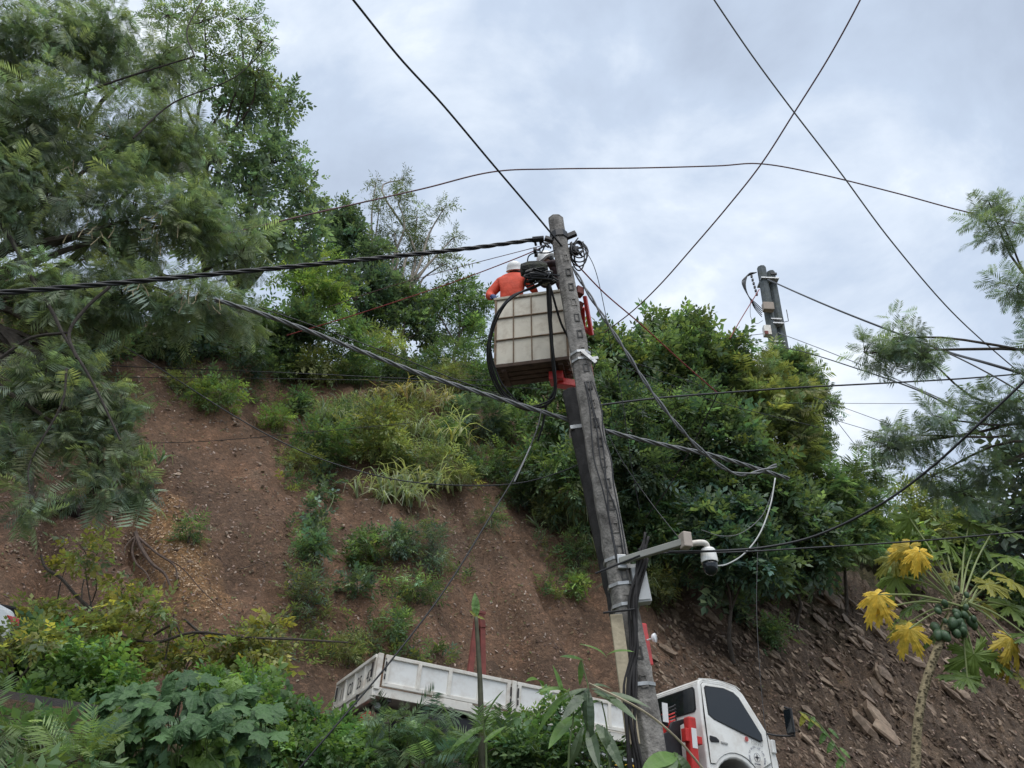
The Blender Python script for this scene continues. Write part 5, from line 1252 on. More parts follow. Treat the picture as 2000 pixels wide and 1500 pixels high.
# climbing vine of round leaves
vb, _ = G(np.array([640, 632, 622, 615, 610]), np.array([940, 975, 1010, 1045, 1075]))
plant('climbing_vine', 'strip of round pale-edged vine leaves climbing the bare slope', 'vine', vb[-1], [(vb[i] + (0, -0.15, 0.05), (0.32, 0.25, 0.30)) for i in range(5)], TW, 0.28, (0.07, 0.12, 0.075), 3.0, 0.02, GSTEM, lumpy=0.5, stem_name='stem', leaf_name='foliage')

# --- drooping cane grass
def grass_clump(label, spots, size, col, temps=TG, n=26, name='cane_grass', lift=1.0, group=None):
    pts, dep = G(np.array([s_[0] for s_ in spots], float), np.array([s_[1] for s_ in spots], float))
    root = empty(name, pts[0], label, 'grass', group); L = Leaves()
    for p_ in pts:
        pos = p_ + rng.normal(size=(n, 3)) * (0.35, 0.2, 0.05) * size / 1.2
        d = rng.normal(size=(n, 3)) * 0.28 + np.array([0, -0.25, lift])
        L.place(temps, pos, d, size * rng.uniform(0.6, 1.2, n), tint(col, n, 0.2, 0.2))
    L.build('blades', LEAF, root, pts[0])
grass_clump('pale drooping grass plumes right of the olive bush', [(800, 900), (830, 870), (850, 850), (790, 860), (770, 970), (790, 990), (830, 960)], 1.6, (0.24, 0.28, 0.15), n=26)
grass_clump('pale drooping grass above the wide green bush', [(640, 830), (655, 815), (690, 805), (665, 840)], 1.4, (0.17, 0.215, 0.11), n=24)
grass_clump('pale drooping grass at the top of the olive bush', [(775, 800), (790, 790), (845, 800)], 1.7, (0.24, 0.225, 0.12), n=24)
grass_clump('long arching grass hanging along the crest at centre', [(590, 735), (640, 735), (700, 735), (560, 730), (750, 740), (820, 742), (880, 742)], 1.2, (0.13, 0.16, 0.075), n=30)
grass_clump('tuft of long green blades on the left of the slide', [(255, 900), (262, 905)], 0.9, (0.14, 0.22, 0.09), n=24)
grass_clump('dry grass hanging below the lowest thicket shrub', [(1240, 1110), (1270, 1130), (1300, 1160), (1250, 1170)], 1.5, (0.12, 0.15, 0.07), n=26)
grass_clump('grass hanging beside the middle of the pole', [(1080, 1010), (1100, 1040), (1140, 1040), (1150, 1000), (1075, 960), (1170, 1090)], 1.5, (0.11, 0.145, 0.065), n=24)
grass_clump('grass tuft in the thicket beside the sagging wires', [(1560, 1030), (1590, 1010)], 1.8, (0.13, 0.18, 0.09), n=24)

# --- feathery tree reaching in from the right
b0 = np.array([9.6, 9.6, 0]); b0[2] = ground_z(b0[0], b0[1])
cl = [pclump(x, y, rx, ry, Y) for x, y, rx, ry, Y in [(1745, 660, 80, 42, 8.8), (1690, 690, 45, 35, 8.9), (1800, 690, 55, 45, 8.7), (1790, 850, 75, 45, 9.0), (1735, 870, 50, 42, 9.1), (1850, 820, 60, 42, 8.8), (1960, 440, 60, 60, 8.6), (1985, 560, 40, 60, 8.6), (1930, 390, 36, 26, 8.7), (1930, 790, 70, 40, 8.8), (2010, 800, 60, 60, 8.6), (1930, 920, 60, 45, 9.2), (1880, 960, 60, 40, 9.4), (1820, 930, 50, 40, 9.4), (2060, 660, 60, 110, 8.6)]]
rt_ = plant('feathery_tree', 'feathery tree whose pale branches reach in from the right edge', 'tree', b0, cl, TF, 0.19, (0.115, 0.165, 0.118), 1.8, 0.06, BARK, 0.7, -0.25, 0.2, 0.14, 0.6, fork=atY(2350, 780, 9.0), lumpy=0.42, sub=12)
# dark tree at the right edge
b0 = np.array([10.8, 12.4, 0]); b0[2] = ground_z(b0[0], b0[1])
plant('dark_tree', 'dark coarse-leaved tree at the right edge beside the papaya', 'tree', b0, [pclump(x, y, rx, ry, 11.0) for x, y, rx, ry in [(1990, 920, 45, 50), (1970, 1000, 50, 45), (2010, 1060, 60, 50), (1950, 1050, 30, 30), (2060, 980, 60, 80)]], TW, 0.34, (0.05, 0.075, 0.062), 3.0, 0.10, BARK, lumpy=0.42)
for (x, y, rx, ry, c, t, lab) in [(1730, 1050, 60, 42, C_LITE, TW, 'bright green shrub behind the yellow papaya leaves'), (1870, 1020, 85, 55, C_MID, TB, 'feathery green shrub behind the papaya crown'), (1800, 985, 60, 38, C_OLIVE, TS, 'olive shrub against the sky left of the papaya crown'), (1960, 1110, 60, 45, C_MID, TW, 'leafy shrub on the ridge right of the papaya crown')]:
    shrub('ridge_shrub', lab, x, y, rx, ry, t, 0.6, c, 4.0, trunk_r=0.06, by=y + ry + 45, more=[(x + 20, y + 45, rx, ry)])

b0 = np.array([13.5, 11.2, 0]); b0[2] = ground_z(b0[0], b0[1])
plant('roadside_tree', 'leafy tree beyond the right edge, seen only in the cab window reflection', 'tree', b0, [(b0 + np.array([dx, dy, dz]), (1.6, 1.6, 1.3)) for dx, dy, dz in ((0, 0, 4.2), (1.5, -1.2, 3.2), (-0.6, 1.4, 5.0), (1.8, 0.8, 4.6))], TW, 0.45, C_DARK, 2.5, 0.12)

# ------------------------------------------------------------------ papaya tree
def lobed_leaf(name, lobes=7, sub=True, droop=0.35, seed=0, depth=0.55, cup=0.0, yellow=False):
    """palmate leaf, radius about 1, stalk at the origin, leaf in the xy plane, tip towards +x"""
    r = np.random.default_rng(seed); pts = []
    span = math.radians(300); n = lobes
    for i in range(n):
        a0 = -span / 2 + span * i / (n - 1); Lb = 1.0 - 0.42 * abs(i - (n - 1) / 2) / ((n - 1) / 2) + r.uniform(-.06, .06); half = span / (n - 1) / 2
        if i > 0: pts.append((a0 - half, Lb * (1 - depth)))
        if sub:
            for (da, rr) in ((-0.42, 0.62), (-0.50, 0.74), (-0.24, 0.72), (-0.26, 0.90), (-0.10, 0.84), (0.0, 1.0), (0.10, 0.84), (0.26, 0.90), (0.24, 0.72), (0.50, 0.74), (0.42, 0.62)):
                pts.append((a0 + da * half * 1.5, Lb * rr * r.uniform(0.95, 1.05)))
        else:
            for (da, rr) in ((-0.52, 0.72), (-0.30, 0.82), (-0.12, 0.93), (0.0, 1.06), (0.12, 0.93), (0.30, 0.82), (0.52, 0.72)): pts.append((a0 + da * half * 1.5, Lb * rr))
    v = [(0, 0, 0)]; f = []
    for ring, k in ((0.5, 1), (1.0, 2)):
        for a, rr in pts:
            q = rr * ring; i = (a + span / 2) / span * (n - 1)
            z = -droop * q * q + 0.06 * math.cos(2 * math.pi * i) * q + cup * q + 0.03 * r.normal() * q
            v.append((q * math.cos(a), q * math.sin(a), z))
    m = len(pts)
    for i in range(m - 1):
        f += [(0, 1 + i, 2 + i), (1 + i, 1 + m + i, 2 + m + i, 2 + i)]
    me = bpy.data.meshes.new(name); me.from_pydata(v, [], f); me.update()
    return me
def solid_leaf(name, col, var=0.25, spec=0.4, rough=0.45, veins=True, trans=0.25):
    if name in MATS: return MATS[name]
    m = bpy.data.materials.new(name); m.use_nodes = True; n, l = m.node_tree.nodes, m.node_tree.links
    b = n['Principled BSDF']; b.inputs['Roughness'].default_value = rough; b.inputs['Specular IOR Level'].default_value = spec
    oi = n.new('ShaderNodeObjectInfo'); tcn = n.new('ShaderNodeTexCoord')
    nz = n.new('ShaderNodeTexNoise'); nz.inputs['Scale'].default_value = 5; nz.inputs['Detail'].default_value = 6; l.new(tcn.outputs['Object'], nz.inputs['Vector'])
    ad = n.new('ShaderNodeMath'); ad.operation = 'MULTIPLY_ADD'; l.new(oi.outputs['Random'], ad.inputs[0]); ad.inputs[1].default_value = 0.55
    l.new(nz.outputs['Fac'], ad.inputs[2])
    r = n.new('ShaderNodeValToRGB'); r.color_ramp.elements[0].position = 0.35; r.color_ramp.elements[1].position = 1.05
    r.color_ramp.elements[0].color = tuple(c * (1 - var) for c in col) + (1,); r.color_ramp.elements[1].color = (col[0] * (1 + 1.6 * var), col[1] * (1 + var), col[2] * (1 + 0.4 * var), 1)
    l.new(ad.outputs[0], r.inputs[0]); l.new(r.outputs[0], b.inputs['Base Color'])
    bp = n.new('ShaderNodeBump'); bp.inputs['Strength'].default_value = 0.35; bp.inputs['Distance'].default_value = 0.05
    l.new(nz.outputs['Fac'], bp.inputs['Height']); l.new(bp.outputs[0], b.inputs['Normal'])
    t = n.new('ShaderNodeBsdfTranslucent'); l.new(r.outputs[0], t.inputs['Color'])
    ms = n.new('ShaderNodeMixShader'); ms.inputs[0].default_value = trans
    l.new(b.outputs[0], ms.inputs[1]); l.new(t.outputs[0], ms.inputs[2]); l.new(ms.outputs[0], n['Material Output'].inputs['Surface'])
    MATS[name] = m; return m
PAP_Y = solid_leaf('papaya_yellow', (0.60, 0.50, 0.085), 0.4, trans=0.35)
PAP_G = solid_leaf('papaya_green', (0.135, 0.225, 0.055), 0.35)
PAP_O = solid_leaf('papaya_olive', (0.22, 0.24, 0.04), 0.3)
pap_meshes = [lobed_leaf('leaf', 7, True, 0.30 + 0.1 * k, k, 0.6) for k in range(3)]
wilt_meshes = [lobed_leaf('leaf', 7, True, 0.75, 10 + k, 0.55, -0.25) for k in range(3)]
def orient(o, pos, xdir, nrm, scale):
    x = Vector(xdir).normalized(); n_ = Vector(nrm); n_ = (n_ - x * n_.dot(x)).normalized(); y = n_.cross(x)
    M = Matrix((x * scale, y * scale, n_ * scale)).transposed().to_4x4(); M.translation = Vector(pos)
    o.matrix_local = M
def papaya():
    D = 7.9
    tpx = [(1784, 1640), (1788, 1500), (1794, 1400), (1812, 1320), (1842, 1240), (1862, 1195), (1872, 1160)]
    Yp = P(1790, 1500, D)[1]
    pts = [atY(x, y, Yp) for x, y in tpx]
    g = pts[0].copy(); g[2] = ground_z(g[0], g[1]) - 0.1; pts = [g] + ([] if g[2] > pts[0][2] else pts[:1]) + pts[1:]
    base = g
    r = empty('papaya_tree', base, 'papaya tree with yellowing lobed leaves and a cluster of green fruit', 'tree')
    bk_m = mat('papaya_bark', (0.27, 0.22, 0.13), 0.85, noise=0.25, nscale=16, dirt=(0.10, 0.085, 0.045), dscale=14, damt=0.8, bump=0.8, bscale=40)
    tr = MB().tube([p_ - base for p_ in pts], (0.055, 0.05, 0.045, 0.042, 0.045), 12, 8).build('trunk', bk_m, r, shade=True)
    crown = atY(1878, 1182, Yp)
    tw_ = smooth_path([p_ - base for p_ in pts], 12); sc_ = MB()
    for k in range(10, len(tw_) - 2):
        for _ in range(3):
            a = rng.uniform(-2.6, -0.5); sc_.box(tw_[k] + np.array([math.cos(a), math.sin(a), 0]) * 0.0455 + rng.normal(size=3) * 0.004 + (tw_[k + 1] - tw_[k]) * rng.random(), (0.022, 0.022, 0.010), rotz(a))
    tag(sc_.build('leaf_scars', mat('scar_bark', (0.12, 0.10, 0.06), 0.9, noise=0.2), r), kind='stuff')
    fm = MB().lathe([(0.004, -0.5), (0.18, -0.42), (0.34, -0.2), (0.40, 0.05), (0.33, 0.3), (0.15, 0.46), (0.004, 0.5)], (0, 0, 0), (0, 0, 1), 12).mesh('fruit', True)
    FM = mat('green_fruit', (0.045, 0.085, 0.038), 0.45, noise=0.25, nscale=5)
    for k in range(38):
        x = 1872 + rng.normal() * 17; y = 1212 + rng.normal() * 20
        q = atY(x, y, Yp - 0.10 + 0.16 * rng.random() - 0.0008 * abs(x - 1872)); s_ = rng.uniform(0.085, 0.13) * (1.1 if y > 1215 else 0.85)
        o = mesh_obj('fruit', fm, FM, r); o.location = V(q - base); o.scale = (s_, s_, s_ * 1.15); o.rotation_euler = tuple(rng.uniform(-.5, .5, 3))
    STK = mat('pale_petiole', (0.22, 0.26, 0.10), 0.5, noise=0.15); 
    leaves = [(1758, 1088, 34, 'y', 0.15), (1792, 1085, 34, 'y', 0.05), (1720, 1195, 30, 'y', -0.2), (1772, 1080, 44, 'y', 0.1), (1706, 1172, 44, 'y', -0.1), (1768, 1240, 44, 'y', 0), (1945, 1142, 42, 'o', 0), (1975, 1300, 34, 'y', 0), (1735, 1098, 42, 'o', 0.3), (1860, 1068, 55, 'g', 0.5), (1925, 1075, 60, 'g', 0.5), (1985, 1180, 55, 'g', 0.2), (1768, 1190, 50, 'g', 0.3), (1902, 1300, 58, 'g', 0), (1955, 1290, 50, 'g', 0), (1800, 1090, 50, 'g', 0.4), (1990, 1090, 60, 'g', 0.4), (2030, 1240, 60, 'g', 0), (1850, 1128, 22, 'p', 0.2), (1830, 1050, 50, 'g', 0.6), (2010, 1330, 40, 'o', 0), (1960, 1030, 50, 'g', 0.6), (1890, 1110, 40, 'g', 0.6), (1740, 1140, 50, 'g', 0.5), (1820, 1240, 46, 'g', 0.35), (1755, 1225, 40, 'o', 0.2), (1930, 1180, 40, 'o', 0.3), (1910, 1030, 55, 'g', 0.8), (1990, 1260, 46, 'y', 0.1), (1780, 1030, 46, 'g', 0.8), (1870, 1320, 46, 'g', 0.1), (1990, 1140, 50, 'o', 0.4)]
    for i, (x, y, rad, kind, back) in enumerate(leaves):
        p_ = atY(x, y, Yp + back + 0.15 * rng.normal()); c = p_ - base; F = p_[1] * CP + p_[2] * SP; R_ = rad * F / 1500 * 1.25
        st = crown - base + rng.normal(size=3) * 0.03
        out = unit(c - st); out[2] = min(out[2], 0.25)
        att = c - unit(out) * R_ * 0.45
        wil = kind == 'y'
        o = mesh_obj('leaf', (wilt_meshes if wil else pap_meshes)[i % 3], None, r)
        if not o.data.materials: o.data.materials.append(PAP_G)
        o.material_slots[0].link = 'OBJECT'; o.material_slots[0].material = {'y': PAP_Y, 'g': PAP_G, 'o': PAP_O, 'p': PAP_O}[kind]
        xd = unit(np.array([out[0], out[1] * 0.5, -0.95 if wil else -0.15 + 0.2 * rng.normal()]))
        nr = np.array([0.25 * rng.normal() + out[0] * 0.5, -0.75 + 0.2 * rng.normal(), 0.65]) if not wil else np.array([out[0] * 0.6, -1.0, 0.3])
        att = c - xd * R_ * 0.3
        orient(o, att, xd, nr, R_)
        MB().tube([st, st + (att - st) * 0.5 + (0, 0, 0.06), att], (0.013, 0.008), 6, 5).build('petiole', STK, r)
papaya()

# ------------------------------------------------------------------ foreground on the bank
def near_shrub(name, label, specs, temps, size, col, layers, D, cat='shrub', material=None, **kw):
    x0 = float(np.mean([s_[0] for s_ in specs])); yb = max(s_[1] + s_[3] for s_ in specs)
    Y = P(x0, specs[0][1], D)[1]
    q = atY(x0, yb, Y); base = np.array([q[0], Y + 0.2, 0]); base[2] = ground_z(base[0], base[1])
    cl = [pclump(x, y, rx, ry, Y + 0.2 * rng.normal()) for x, y, rx, ry in specs]
    return plant(name, label, cat, base, cl, temps, size, col, layers, material=material or LEAF, stem_name='stem', leaf_name='foliage', **kw)
C_FG = (0.105, 0.195, 0.046)
near_shrub('bank_shrub', 'bright green small-leaved shrub at the left edge of the bank', [(60, 1330, 120, 75), (180, 1310, 90, 60), (40, 1420, 110, 70), (30, 1262, 60, 30), (90, 1258, 50, 26)], TM, 0.17, C_FG, 6, 8.4, trunk_r=0.03, lumpy=0.45, sub=16)
near_shrub('bank_shrub', 'feathery green plant in the bottom left corner', [(60, 1470, 90, 55), (140, 1490, 80, 45), (10, 1430, 50, 50)], TF, 0.24, (0.12, 0.19, 0.065), 3.4, 6.2, trunk_r=0.02, lift=-0.1)
near_shrub('bank_shrub', 'glossy green shrub right of the broad lobed vine', [(560, 1430, 90, 45), (630, 1450, 80, 45), (600, 1480, 120, 45), (500, 1390, 60, 40)], TM, 0.16, (0.085, 0.165, 0.046), 6, 8.0, trunk_r=0.03, lumpy=0.45, sub=16)
near_shrub('bank_shrub', 'small green shrub under the truck tailgate', [(680, 1440, 60, 30), (720, 1475, 80, 35), (670, 1500, 90, 35)], TM, 0.15, (0.09, 0.165, 0.055), 5.5, 8.2, trunk_r=0.03)
near_shrub('bank_shrub', 'feathery plant in front of the truck bed', [(790, 1398, 45, 20), (830, 1412, 40, 24), (760, 1412, 30, 18)], TF, 0.22, (0.085, 0.145, 0.08), 2.4, 8.0, trunk_r=0.02, lift=-0.2)
near_shrub('bank_shrub', 'ferny green growth along the bottom edge under the truck', [(800, 1475, 80, 32), (880, 1480, 80, 30), (950, 1470, 60, 30)], TF, 0.23, (0.09, 0.155, 0.068), 3.6, 7.4, trunk_r=0.02)
near_shrub('bank_shrub', 'leafy green shrub in front of the truck wheels', [(1020, 1425, 45, 35), (1060, 1440, 60, 40), (990, 1465, 60, 35), (1095, 1395, 36, 30)], TM, 0.16, (0.095, 0.17, 0.05), 3.8, 8.0, trunk_r=0.03)
near_shrub('bank_shrub', 'tangled greenery along the bottom edge left of the pole', [(1060, 1485, 90, 35), (1140, 1480, 70, 40), (1000, 1490, 80, 30)], TM, 0.17, (0.07, 0.135, 0.046), 4.5, 7.6, trunk_r=0.03)
near_shrub('bank_shrub', 'low greenery under the left end of the truck', [(420, 1350, 60, 30), (520, 1340, 50, 30)], TM, 0.16, C_FG, 5, 9.5, trunk_r=0.02)
near_shrub('bank_shrub', 'mixed dark leaves between the corner plant and the lobed vine', [(210, 1450, 90, 55), (120, 1400, 80, 50)], TM, 0.17, (0.07, 0.135, 0.04), 5, 7.6, trunk_r=0.02)
# broad lobed vine: every leaf an own piece
def lobed_vine():
    D = 6.6; Y = P(360, 1400, D)[1]
    q = atY(360, 1520, Y); base = np.array([q[0], Y + 0.3, 0]); base[2] = ground_z(base[0], base[1])
    r = empty('lobed_vine', base, 'dark green vine of broad lobed leaves in the lower left foreground', 'vine')
    ms = [lobed_leaf('leaf', 5, False, 0.25 + 0.15 * k, 30 + k, 0.44) for k in range(4)]
    LM = solid_leaf('lobed_leaf_dark', (0.060, 0.135, 0.060), 0.4, 0.35, 0.5); LL = solid_leaf('lobed_leaf_light', (0.105, 0.20, 0.045), 0.3, 0.45, 0.42)
    st = MB()
    for i in range(230):
        u = rng.random() ** 0.6; a = rng.uniform(0, 2 * math.pi)
        x = 360 + 185 * u * math.cos(a); y = 1420 + 105 * u * math.sin(a)
        if y > 1530 or (y < 1340 and abs(x - 360) > 130): continue
        hump = 1 - u
        p_ = atY(x, y, Y - 0.55 * hump + 0.45 * rng.random()) - base
        F = D; R_ = rng.uniform(22, 38) * F / 1500
        o = mesh_obj('leaf', ms[i % 4], None, r)
        if not o.data.materials: o.data.materials.append(LM)
        o.material_slots[0].link = 'OBJECT'; o.material_slots[0].material = LL if (y > 1440 and x > 330 and rng.random() < 0.75) or rng.random() < 0.10 else LM
        xd = np.array([rng.normal() * 0.9 + (x - 360) / 250, -0.6, -0.55 + 0.4 * rng.normal()]); nr = np.array([0.5 * rng.normal(), -0.6, 0.8 + 0.4 * rng.normal()])
        orient(o, p_, xd, nr, R_)
        st.tube([p_, p_ + np.array([0.02 * rng.normal(), 0.1, -0.10]), p_ + np.array([0.05 * rng.normal(), 0.2, -0.25])], 0.004, 4, 3, cap=False)
    for k in range(6):
        e_ = atY(360 + rng.uniform(-150, 150), 1400 + rng.uniform(-60, 60), Y) - base; limb(st, (0, 0, 0), e_, 0.012, 0.006)
    st.build('stems', GSTEM, r)
lobed_vine()
# big lance-shaped leaves in front of the truck, each a piece of its own
def lance_mesh(name, L=1.0, W=0.16, droop=0.35):
    v = []; f = []; n = 7
    for k in range(n):
        t = k / (n - 1); w = W / 2 * (math.sin(math.pi * min(1, t * 0.97 + 0.03)) ** 0.7) * (1 - 0.35 * t)
        z = -droop * t * t
        v += [(L * t, w, z + 0.35 * w), (L * t, 0, z), (L * t, -w, z + 0.35 * w)]
    for k in range(n - 1):
        a = 3 * k; f += [(a, a + 3, a + 4, a + 1), (a + 1, a + 4, a + 5, a + 2)]
    me = bpy.data.meshes.new(name); me.from_pydata(v, [], f); me.update(); return me
lances = [lance_mesh('leaf', 1, 0.17, 0.15), lance_mesh('leaf', 1, 0.2, 0.4), lance_mesh('leaf', 1, 0.14, 0.6)]
LN_B = solid_leaf('lance_leaf_bluish', (0.075, 0.125, 0.070), 0.35, 0.6, 0.35); LN_G = solid_leaf('lance_leaf_green', (0.085, 0.18, 0.04), 0.3, 0.5, 0.4)
def lance_plant(label, stems, leaves, D, name='reed_plant'):
    x0, y0 = stems[0][0]; Y = P(x0, 1450, D)[1]
    b_ = atY(x0, 1600, Y); base = np.array([b_[0], Y, 0]); base[2] = ground_z(base[0], base[1])
    r = empty(name, base, label, 'plant'); st = MB()
    for pts in stems:
        p_ = [atY(x, y, Y) - base for x, y in pts]; g = p_[0].copy(); g[2] = min(-0.1, g[2]); st.tube([g] + p_, (0.012, 0.006), 6, 4)
    st.build('stem', GSTEM, r)
    for i, (x1, y1, x2, y2, w, k) in enumerate(leaves):
        a = atY(x1, y1, Y + 0.1 * rng.normal()); b = atY(x2, y2, Y - 0.15 + 0.15 * rng.normal()); d = b - a; L_ = np.linalg.norm(d)
        o = mesh_obj('leaf', lances[i % 3], None, r)
        if not o.data.materials: o.data.materials.append(LN_G)
        o.material_slots[0].link = 'OBJECT'; o.material_slots[0].material = LN_B if k == 'b' else LN_G
        orient(o, a - base, d, (0.3 * rng.normal(), -0.8, 0.8), L_ * 1.05)
        o.scale = (o.scale[0], o.scale[1] * w, o.scale[2])
lance_plant('reed plant with big bluish lance leaves in front of the truck bed', [[(1160, 1500), (1150, 1420), (1150, 1350), (1135, 1290)], [(1110, 1500), (1120, 1400), (1110, 1350)], [(1190, 1500), (1185, 1420), (1175, 1370)]],
    [(1150, 1345, 1100, 1395, 1.6, 'b'), (1150, 1345, 1130, 1410, 1.5, 'b'), (1155, 1345, 1215, 1355, 1.5, 'b'), (1160, 1350, 1240, 1385, 1.3, 'b'), (1155, 1340, 1195, 1330, 1.3, 'b'), (1150, 1350, 1160, 1425, 1.4, 'b'), (1145, 1345, 1070, 1370, 1.4, 'b'), (1165, 1360, 1250, 1345, 1.2, 'b'), (1140, 1420, 1110, 1480, 1.5, 'b'), (1150, 1420, 1165, 1490, 1.7, 'b'), (1165, 1415, 1215, 1480, 1.4, 'b'), (1135, 1425, 1135, 1495, 1.5, 'b'), (1180, 1420, 1200, 1495, 1.4, 'b'), (1110, 1350, 1060, 1330, 1.3, 'g'), (1110, 1355, 1040, 1400, 1.3, 'g'), (1140, 1290, 1100, 1275, 1.5, 'g'), (1135, 1290, 1135, 1330, 1.6, 'g'), (1175, 1370, 1130, 1360, 1.3, 'g'), (1120, 1400, 1075, 1440, 1.4, 'g'), (1185, 1280, 1225, 1255, 1.6, 'g'), (1185, 1285, 1160, 1245, 1.3, 'g'), (1100, 1360, 1085, 1300, 1.2, 'g'), (1060, 1340, 1045, 1300, 1.1, 'g')], 6.9)
lance_plant('pair of broad green leaves at the bottom edge right of the pole', [[(1330, 1560), (1325, 1500), (1318, 1470)], [(1265, 1560), (1270, 1500)]],
    [(1320, 1475, 1262, 1490, 2.4, 'g'), (1320, 1470, 1305, 1525, 3.0, 'g'), (1325, 1475, 1360, 1520, 2.6, 'b'), (1318, 1480, 1282, 1520, 2.2, 'b'), (1330, 1500, 1372, 1560, 2.2, 'g')], 6.6)
lance_plant('upright shoot with a single curled leaf left of the cane', [[(950, 1480), (945, 1420), (955, 1395)]], [(945, 1410, 972, 1345, 1.6, 'g'), (945, 1420, 880, 1445, 1.3, 'g'), (940, 1415, 900, 1370, 1.1, 'b'), (945, 1450, 985, 1415, 1.4, 'g'), (940, 1440, 905, 1480, 1.5, 'g')], 7.2)
# arching twig at the right of the cab
D_ = 6.5; Yt = P(1620, 1450, D_)[1]; tw = [atY(x, y, Yt) for x, y in ((1655, 1560), (1648, 1490), (1630, 1455), (1605, 1420), (1580, 1397), (1560, 1390))]
g = tw[0].copy(); g[2] = ground_z(g[0], g[1])
rt2 = empty('leafy_twig', g, 'arching twig with light green leaves right of the cab', 'plant')
MB().tube([np.zeros(3)] + [p_ - g for p_ in tw], (0.012, 0.003), 6, 6).build('stem', GSTEM, rt2)
for k, (x, y) in enumerate([(1562, 1390), (1572, 1394), (1582, 1404), (1590, 1400), (1600, 1420), (1612, 1430), (1618, 1422), (1628, 1448), (1640, 1460), (1646, 1480), (1632, 1470), (1650, 1500)]):
    o = mesh_obj('leaf', lances[k % 2], None, rt2)
    o.material_slots[0].link = 'OBJECT'; o.material_slots[0].material = PAP_O if k < 3 else LN_G
    orient(o, atY(x, y, Yt) - g, ((-0.6 if k % 2 else 0.7), -0.2, -0.75 + 0.3 * rng.normal()), (0.2, -0.9, 0.5), 0.11); o.scale = (o.scale[0], o.scale[1] * 2.6, o.scale[2])
# cut cane with a sprouting tip
Yc = P(935, 1400, 7.6)[1]; cp = [atY(x, y, Yc) for x, y in ((943, 1560), (941, 1480), (940, 1420), (938, 1340), (934, 1270), (930, 1205))]
g = cp[0].copy(); g[2] = ground_z(g[0], g[1])
cane = empty('cane_stalk', g, 'single dark upright cane with a pale sprouting tip in front of the truck bed', 'cane')
MB().tube([np.zeros(3)] + [p_ - g for p_ in cp], (0.036, 0.034, 0.026, 0.020), 10, 6).build('stalk', mat('dark_cane', (0.075, 0.075, 0.045), 0.7, noise=0.4, nscale=8, dirt=(0.03, 0.03, 0.022), dscale=3, damt=0.8), cane, shade=True)
for k, (x1, y1, x2, y2, w) in enumerate([(930, 1205, 928, 1158, 2.4), (930, 1205, 918, 1192, 2.2), (930, 1203, 946, 1208, 2.0), (928, 1200, 932, 1165, 1.6)]):
    a = atY(x1, y1, Yc); b = atY(x2, y2, Yc - 0.03)
    o = mesh_obj('leaf', lances[0], None, cane); o.material_slots[0].link = 'OBJECT'; o.material_slots[0].material = PAP_O if k in (1, 2) else LN_G
    orient(o, a - g, b - a, (0.1, -1, 0.2), np.linalg.norm(b - a) * 1.05); o.scale = (o.scale[0], o.scale[1] * w, o.scale[2])

# ------------------------------------------------------------------ fallen branches and wilted leaves at the foot of the slide
C_WILT = (0.20, 0.215, 0.055)
def fallen(label, specs, D, twigs, size=0.22, col=C_WILT, layers=2.6, temps=TW, seedl=-0.5):
    x0, y0 = specs[0][:2]; Y = P(x0, y0, D)[1]
    q = atY(x0, y0 + 40, Y); base = np.array([q[0], Y + 0.3, 0]); base[2] = ground_z(base[0], base[1])
    r = plant('fallen_branch', label, 'branch', base, [pclump(x, y, rx, ry, Y + 0.3 * rng.normal()) for x, y, rx, ry in specs], temps, size, col, layers, trunk_r=0.03, lift=seedl, lumpy=0.5, stem_name='stem', leaf_name='wilted_leaves', yellow=0.35)
    mb = MB()
    for pts, rr in twigs: mb.tube([atY(x, y, Y - 0.2) - base for x, y in pts], rr, 6, 5)
    if twigs: mb.build('dead_limb', BARK, r)
fallen('fallen branch with yellow-green leaves sticking up from the debris', [(165, 1075, 42, 22), (130, 1100, 34, 14), (205, 1055, 26, 14)], 12.2, [([(80, 1085), (90, 1110), (120, 1130), (150, 1165), (190, 1200), (230, 1235)], (0.02, 0.03)), ([(165, 1095), (172, 1150), (180, 1190)], (0.012, 0.012))])
fallen('wilted leafy branch at the middle of the slide debris', [(240, 1150, 40, 26), (255, 1185, 40, 24), (300, 1195, 50, 22)], 12.0, [([(220, 1240), (300, 1255), (380, 1235), (480, 1245), (600, 1250), (680, 1255)], (0.025, 0.012))])
fallen('pile of wilted yellow leaves behind the left bank shrub', [(100, 1230, 90, 40), (180, 1250, 80, 40), (60, 1200, 60, 30), (250, 1260, 60, 35)], 11.5, [([(0, 1215), (60, 1230), (150, 1225), (230, 1205)], (0.03, 0.015)), ([(150, 1180), (170, 1230), (210, 1300)], (0.015, 0.015))], layers=3.2)
fallen('rounded wilted olive branch beside the truck tailgate', [(500, 1280, 65, 50), (530, 1240, 45, 36), (470, 1310, 50, 35)], 11.6, [([(360, 1210), (400, 1240), (450, 1250), (520, 1245), (590, 1248)], (0.02, 0.01))], layers=3.4)
fallen('heap of wilted twigs at the centre of the debris', [(360, 1290, 70, 30), (320, 1260, 60, 30), (400, 1260, 50, 30)], 11.6, [([(300, 1240), (340, 1220), (360, 1245), (400, 1235), (440, 1260)], (0.02, 0.012)), ([(340, 1200), (330, 1250), (320, 1300)], (0.012, 0.012)), ([(380, 1240), (370, 1290), (350, 1330)], (0.012, 0.01))], layers=1.6)
fallen('wilted yellow leaves in front of the parked car at the left edge', [(20, 1250, 50, 26), (70, 1248, 45, 24), (-20, 1265, 50, 30)], 8.2, [], size=0.16, layers=3.6)
